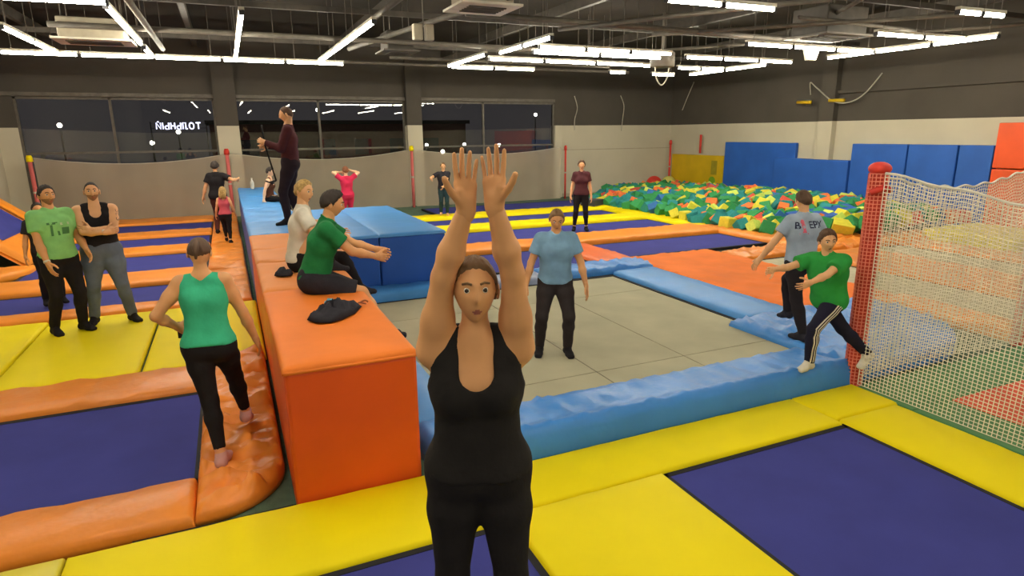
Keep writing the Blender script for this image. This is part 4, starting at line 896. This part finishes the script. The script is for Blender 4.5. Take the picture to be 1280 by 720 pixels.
# two men on the yellow deck
P = person('dark-haired man in mint green printed T-shirt and black trousers on the yellow deck', -2.3, 10.42, .03, (.75, -1), 1.83, lean=-.05, side=0, headyaw=.0, headpitch=.02, handL=(-.25, .17, 1.0), handR=(.20, .17, .90), elR=(.8, -1, -.1),
    footL=(-.13, .02, 0), footR=(.15, -.08, 0), skin='tan', hair='dark', style='short', top=cloth('mint_cloth', (134, 196, 120)), bottom=BLK, shoe=('shoe', BLK), bulk=1.08, stubble=True)
band(P, 'R', .93, WHT); DG = mat('dark_green_print', (70, 120, 70), rough=.9)
patch_on(P, P['top'], [(-.12, .06), (-.03, .06), (-.03, .035), (-.12, .035)], DG); patch_on(P, P['top'], [(-.09, .03), (-.065, .03), (-.065, -.1), (-.09, -.1)], DG); patch_on(P, P['top'], [(-.03, .06), (-.005, .06), (.01, -.1), (-.015, -.1)], DG)
patch_on(P, P['top'], [(.02, .05), (.12, .05), (.12, .02), (.02, .02)], mat('pale_print', (176, 196, 150))); patch_on(P, P['top'], [(.03, -.01), (.11, -.01), (.11, -.09), (.03, -.09)], DG)
P = person('broad man in black tank top and blue jeans with arms crossed and a tattooed shoulder', -1.83, 10.72, .03, (.18, -1), 1.84, bulk=1.2, stubble=True, lean=-.03, handL=(.08, .235, 1.26), handR=(-.08, .285, 1.22), elL=(-1, .1, -.7), elR=(1, .1, -.7), palmL=(0, -1, 0), palmR=(0, -1, 0), curl=.45, fdL=(1, -.45, .15), fdR=(-1, -.5, .1),
    footL=(-.22, .05, 0), footR=(.2, -.08, 0), toeR=(.3, 1, 0), toeL=(-.4, 1, 0), skin='fair', hair='dark', style='crop', top=BLK, topkind='tank', bottom=JEANS, botkind='jeans', shoe=('sock', BLK))
band(P, 'R', .9, WHT)
bl_ = P['H']+P['u']*.075*P['S']; pts = [bl_+.155*(P['r']*math.cos(a)*1.0+P['f']*math.sin(a)*.82) for a in np.linspace(0, 2*math.pi, 25)]; mk('belt', *tubev(pts, .017, 6), BLK2, P['root'], True, unit=1)
T_ = []; shl = P['shL']; d_ = nrm(P['eL']-P['shL'])
for q in range(3):
    c_ = shl+d_*(.02+.06*q)*1.0; o_ = nrm(-P['r']*.7+P['f']*.7); s_ = np.cross(o_, d_); ring = [c_+o_*(.0615 if q < 2 else .058)*P['S']*1.1+(s_*math.cos(a)+d_*math.sin(a))*.022 for a in np.linspace(0, 2*math.pi, 12)]
    T_.append(tubev(ring, .0035, 5))
tag(mk('tattoo', *join(T_), mat('tattoo_ink', (84, 78, 74), rough=.8), P['root'], True, unit=1), 'dark swirling tattoo on the shoulder')
person('child in dark clothes standing behind the man in mint green', -2.95, 12.6, 0, (.4, -1), 1.5, res=.02, hair='dark', top=BLK2, bottom=BLK, skin='tan', eyes=False, shoe=('sock', BLK))
# woman walking on the orange walkway
P = person('woman in sleeveless turquoise top and black leggings walking away on the orange walkway', -.3, 5.48, .08, (.12, 1), 1.66, 'f', res=.011, lean=.12, handL=(-.22, .16, .98), handR=(.31, .16, .80), elL=(-.8, -.9, 0), elR=(.5, -.8, 0),
    footL=(.02, -.2, 0), footR=(.14, .42, .02), toeL=(.1, 1, -.05), toeR=(.0, 1, -.3), headpitch=-.45, headyaw=.0, skin='tan', hair='brown', style='tied', top=cloth('turquoise_cloth', (62, 176, 134)), topkind='sleeveless', bottom=BLK, botkind='leggings', shoe=('sock', cloth('pinkish_sock', (196, 150, 144))), knR=(0, 1, .1))
tag(mk('phone', *boxv(-.235, -.19, .2, .23, .88, 1.0, .004), BLK2, P['root'], unit=1), 'dark phone in her left hand')
# far left group
person('person with bobbed dark hair in a black T-shirt by the first white pillar', -.35, 19.2, .1, (.25, 1), 1.72, 'f', res=.02, hair='dark', style='bob', top=BLK, topkind='loose', bottom=cloth('dark_red_cloth', (84, 46, 40)), handL=(-.38, .0, .75), handR=(.45, .2, 1.28), skin='fair', eyes=False, shoe=('sock', BLK), lean=.05)
person('little fair-haired girl in pink top and dark trousers walking on the orange walkway', -.2, 17.3, .1, (.1, 1), 1.2, 'f', res=.018, headk=1.18, hair='blond', style='long', top=cloth('rose_cloth', (196, 84, 96)), topkind='tank', bottom=BLK, botkind='leggings', handL=(-.2, .1, .6), handR=(.22, .12, .55), footL=(-.05, .2, 0), footR=(.06, -.12, 0), skin='fair', eyes=False, shoe=('sock', BLK))
# tall man standing on the blue part of the long box
P = person('tall man in maroon long-sleeved shirt standing on the blue box holding a camera pole', 1.06, 12.5, 1.1, (-1, .18), 1.9, res=.015, lean=-.04, headpitch=-.25, handL=(-.10, .34, 1.33), handR=(.06, .33, 1.27), elL=(-.4, -.5, -1), elR=(.6, -.5, -1), palmL=(1, 0, 0), palmR=(-1, 0, 0), curl=.8,
    hair='brown', style='crop', top=MAROON, topkind='long', bottom=cloth('plum_black_cloth', (42, 32, 38)), shoe=('shoe', BLK), footL=(-.1, .1, 0), footR=(.1, -.08, 0), eyes=False)
t = P['root']; mk('pole', *tubev([(0, .38, 1.6), (.0, .36, 1.3), (.0, .24, .72)], .013, 8), BLK, t, True, unit=1); mk('gimbal', *join([tubev([(0, .24, .72), (-.06, .34, .7), (0, .4, .72)], .014, 6), tubev([(-.06, .3, .68), (.1, .3, .68)], .018, 6)]), BLK2, t, True, unit=1)
# child sitting on the box
person('thin child in dark vest sitting on the blue box behind the tall man', .86, 17.0, 1.09, (.95, -.3), 1.4, 'f', res=.018, headk=1.1, ph=.11, lean=.12, footL=(-.1, .42, -.3), footR=(.1, .4, -.3), knL=(0, 1, 1), knR=(0, 1, 1), hair='dark', style='short', top=cloth('dark_rust_cloth', (84, 50, 36)), topkind='tank', bottom=BLK, botkind='leggings', handL=(-.2, .0, .06), handR=(.26, -.06, .05), skin='pale', eyes=False, shoe=('sock', WHT))
# girl in pink with arms up behind the platform
PK = cloth('hot_pink_cloth', (206, 48, 84))
person('girl in bright pink top and trousers with hands behind her head beyond the platform', 3.3, 20.0, -.05, (-.1, 1), 1.6, 'f', res=.017, hair='ginger', style='short', top=PK, topkind='tee', bottom=PK, handL=(-.1, .08, 1.46), handR=(.14, .08, 1.5), elL=(-1, .1, .5), elR=(1, .1, .5), skin='pale', eyes=False, shoe=('sock', WHT), headk=1.08)
# two youths seated on the orange box
person('fair-haired youth in white polo shirt sitting on the orange box', .7, 8.05, 1.12, (.92, -.05), 1.82, res=.011, ph=.12, lean=.12, headyaw=-.75, footL=(-.12, .62, -.38), footR=(.16, .30, -.02), knL=(0, .6, 1), knR=(.3, 1, 1), handL=(-.2, .42, .36), handR=(.2, .4, .34), elL=(-.6, -.6, -.6), elR=(.9, -.5, -.4),
    skin='fair', hair='blond', style='short', top=WHT, bottom=BLK, botkind='trousers', shoe=('shoe', BLK2), curl=.5)
P = person('dark-haired youth in green polo shirt and black shorts sitting on the orange box edge', .72, 6.85, 1.12, (1, -.12), 1.80, res=.010, ph=.12, lean=.29, headyaw=-.12, headpitch=.05, footL=(-.08, .60, -.55), footR=(.14, .62, -.5), knL=(0, 1, 1), knR=(0, 1, 1), handL=(-.06, .60, .34), handR=(.08, .58, .30), elL=(-.8, -.6, -.4), elR=(.9, -.7, -.5), palmR=(-1, 0, 0), palmL=(1, 0, 0),
    skin='tan', hair='dark', style='quiff', top=cloth('bottle_green_cloth', (34, 112, 62)), topkind='tee', bottom=BLK2, botkind='shorts', shoe=('shoe', BLK2), curl=.6)
co = [P['NB']+(P['r']*math.cos(a)*.070+P['f']*(math.sin(a)*.068+.008)+P['u']*(.0-.022*math.sin(a)))*P['S'] for a in np.linspace(0, 2*math.pi, 22)]; mk('collar', *tubev(co, .011, 6), _m['bottle_green_cloth'], P['root'], True, unit=1)
# man on the khaki trampoline
person('man in sky blue T-shirt and dark trousers standing on the khaki trampoline', 3.58, 6.72, .0, (-.42, -1), 1.68, res=.011, lean=.16, headpitch=-.18, handL=(-.34, .16, .74), handR=(.36, .14, .70), elL=(-.8, -.6, 0), elR=(.8, -.6, 0), footL=(-.14, .04, 0), footR=(.17, .0, 0), knL=(-.2, 1, 0), knR=(.2, 1, 0),
    skin='tan', hair='lightbrown', style='short', top=cloth('sky_blue_cloth', (122, 158, 186)), topkind='tee', bottom=cloth('dark_brown_cloth', (52, 46, 46)), shoe=('sock', BLK), ph=.86)
# man in grey tee walking away
P = person('man in light grey T-shirt with chest-high back lettering walking away on the blue cover', 6.62, 5.70, .1, (.12, 1), 1.68, res=.011, lean=.06, headyaw=0, headpitch=-.1, handL=(-.44, .20, .84), handR=(.34, .25, 1.0), elL=(-.7, -.8, 0), elR=(.6, -.8, -.4), footL=(-.06, -.22, 0), footR=(.16, .3, .12), toeR=(.1, 1, -.2),
    skin='fair', hair='brown', style='short', top=cloth('heather_grey_cloth', (152, 166, 184)), topkind='tee', bottom=cloth('very_dark_cloth', (40, 36, 40)), shoe=('shoe', BLK2))
IN = mat('navy_print_ink', (34, 36, 66), rough=.9); PI = mat('pink_print_ink', (206, 96, 116), rough=.9)
text_on(P, P['top'], 'B', .105, -.15, .045, IN, False); text_on(P, P['top'], 'EPX', .105, .085, .045, IN, False)
patch_on(P, P['top'], [(-.085+.028*math.cos(a), .115+.028*math.sin(a)) for a in np.linspace(0, 5.8, 10)], PI, False); patch_on(P, P['top'], [(-.11, .09), (-.06, .09), (-.07, .03), (-.06, .0), (-.11, .0), (-.1, .03)], PI, False)
patch_on(P, P['top'], [(-.14, -.005), (-.03, -.005), (-.03, -.015), (-.14, -.015)], PI, False)
# boy in green striding along the blue edge
P = person('boy in green T-shirt and striped black track trousers striding along the raised blue pad', 5.66, 4.52, .26, (-.95, -.05), 1.43, res=.0095, lean=.22, headk=1.08, ph=.64, headyaw=.75, handL=(-.14, .46, .86), handR=(.20, .48, .94), elL=(-.7, -.7, -.7), elR=(.7, -.8, -.6), twist=.25,
    footL=(-.04, .17, .0), footR=(-.26, -.44, -.02), knL=(-.1, 1, .2), knR=(0, 1, -.1), toeL=(-.1, 1, 0), toeR=(0, .8, -.5), skin='fair', hair='brown', style='quiff', top=cloth('leaf_green_cloth', (48, 146, 66)), topkind='loose', bottom=cloth('black_track_cloth', (34, 32, 48)), botkind='trousers', shoe=('sock', WHT), curl=.35, px=.0, py=-.06)
for q in (-1, 0, 1):
    path = [P['hpL']+(P['kL']-P['hpL'])*t for t in np.linspace(.1, 1, 12)]+[P['kL']+(P['aL']-P['kL'])*t for t in np.linspace(.1, .95, 12)]
    d1 = nrm(P['kL']-P['hpL']); d2 = nrm(P['aL']-P['kL']); lat = np.array([-1., .25, 0]); pts = []; sds = []; drs = []
    for i, p in enumerate(path):
        w2 = np.clip((i-9)/6, 0, 1); d = nrm(d1*(1-w2)+d2*w2); s = nrm(np.cross(d, lat)); l = nrm(np.cross(s, d)); l = l*np.sign(l@lat); pts.append(p+s*q*.023); sds.append(s); drs.append(-l)
    strip_on(P['bottom'], pts, drs, .011, sds, WHT, P['root'])
# background people on the right courts
person('woman in dark plum T-shirt and black trousers standing on the far blue bed', 9.1, 15.55, .0, (-.55, -1), 1.74, 'f', res=.016, hair='brown', style='bob', top=cloth('plum_cloth', (82, 46, 50)), topkind='tee', bottom=BLK, botkind='leggings', handL=(-.26, .05, .8), handR=(.27, .05, .8), footL=(-.14, 0, 0), footR=(.16, 0, 0), skin='fair', eyes=False, shoe=('sock', BLK))
person('boy in black printed T-shirt and dark teal trousers bouncing near the windows', 6.42, 19.9, .1, (-.3, -1), 1.5, res=.017, headk=1.08, hair='lightbrown', style='short', top=BLK2, topkind='tee', bottom=cloth('dark_teal_cloth', (38, 58, 62)), handL=(.02, .28, .84), handR=(.34, .3, 1.06), elL=(-.9, -.2, -.5), elR=(1, -.2, -.4), footL=(-.08, 0, 0), footR=(.1, -.05, .02), skin='fair', eyes=False)
person('small child in white top crouching on the rearmost blue bed', 7.85, 21.2, -.02, (-1, -.2), 1.15, 'f', res=.017, headk=1.2, ph=.26, lean=.5, footL=(-.08, .04, 0), footR=(.08, .06, 0), knL=(-.2, 1, .5), knR=(.2, 1, .5), hair='dark', style='tied', top=cloth('cream_cloth', (206, 184, 164)), topkind='tee', bottom=cloth('peach_cloth', (196, 150, 120)), handL=(-.1, .3, .25), handR=(.1, .3, .25), skin='pale', eyes=False)

# ------------------------------------------------------------------ small things on the box
def clothpile(nm, outline, z0, th, m, lb, cat, seed):
    g = np.random.default_rng(seed); cx = np.mean([p[0] for p in outline]); cy = np.mean([p[1] for p in outline]); n = len(outline); V = []; F = []; R = 7
    for j in range(R+1):
        s = 1-j/R
        for i, p in enumerate(outline):
            x = cx+(p[0]-cx)*s; y = cy+(p[1]-cy)*s; hgt = th*(1-s**3)*(.75+.5*math.sin(i*1.9+j*1.3))*.8+(.012 if j else 0); V.append((x, y, z0+(hgt if j else 0)))
    for j in range(R):
        for i in range(n): F.append((j*n+i, j*n+(i+1) % n, (j+1)*n+(i+1) % n, (j+1)*n+i))
    F.append(tuple(range(n))[::-1]); return tag(mk(nm, V, F, m, None, True), lb, cat)
jk = [(.50, 5.68), (.57, 5.55), (.68, 5.50), (.80, 5.56), (.93, 5.70), (1.0, 5.85), (1.04, 5.92), (.97, 5.97), (.93, 6.08), (.88, 6.16), (.78, 6.13), (.74, 6.02), (.68, 5.98), (.64, 5.88), (.57, 5.82), (.53, 5.75)]
t = clothpile('jacket', jk, 1.13, .11, BLK2, 'crumpled black jacket with a light blue patch lying on the orange box', 'jacket', 3)
bp = clothpile('lining_patch', [(.70, 5.88), (.77, 5.86), (.80, 5.93), (.74, 5.97), (.69, 5.95)], 1.19, .05, cloth('light_blue_lining', (96, 160, 190)), None, None, 4); bp.parent = t
for k in ('label', 'category'):
    if k in bp: del bp[k]
wt = tag(mk('strap', *tubev([(1.07+.045*math.cos(a), 6.02+.045*math.sin(a), 1.145+.008*math.sin(2*a)) for a in np.linspace(0, 5.2, 14)], .009, 6), mat('brown_strap', (150, 84, 50)), None, True), 'small brown strap lying beside the black jacket', 'strap')
ft = clothpile('sandal', [(.36, 7.75), (.44, 7.66), (.54, 7.66), (.58, 7.78), (.52, 7.9), (.40, 7.92)], 1.13, .08, BLK2, 'dark shoe lying on the orange box beside the youth in white', 'shoe', 6)
t = empty('water_bottle', .62, 21.2, 1.13); tag(t, 'clear plastic bottle standing at the far end of the blue box', 'bottle')
mk('bottle', *tubev([(0, 0, 0), (0, 0, .02), (0, 0, .2), (0, 0, .26), (0, 0, .3)], [.05, .058, .058, .03, .02], 14), mat('cloudy_plastic', (186, 184, 172), rough=.2), t, True); mk('cap', *tubev([(0, 0, .3), (0, 0, .335)], .024, 10), WHITEM, t, True)

# ------------------------------------------------------------------ repeats carry a shared group phrase
cnt = {}
for o in C.objects:
    if o.parent is None and 'category' in o and 'group' not in o and o['category'] != 'person': cnt.setdefault(o.name.split('.')[0], []).append(o)
for k, v in cnt.items():
    if len(v) > 1:
        for o in v: o['group'] = k.replace('_', ' ') + ' pieces about the hall'
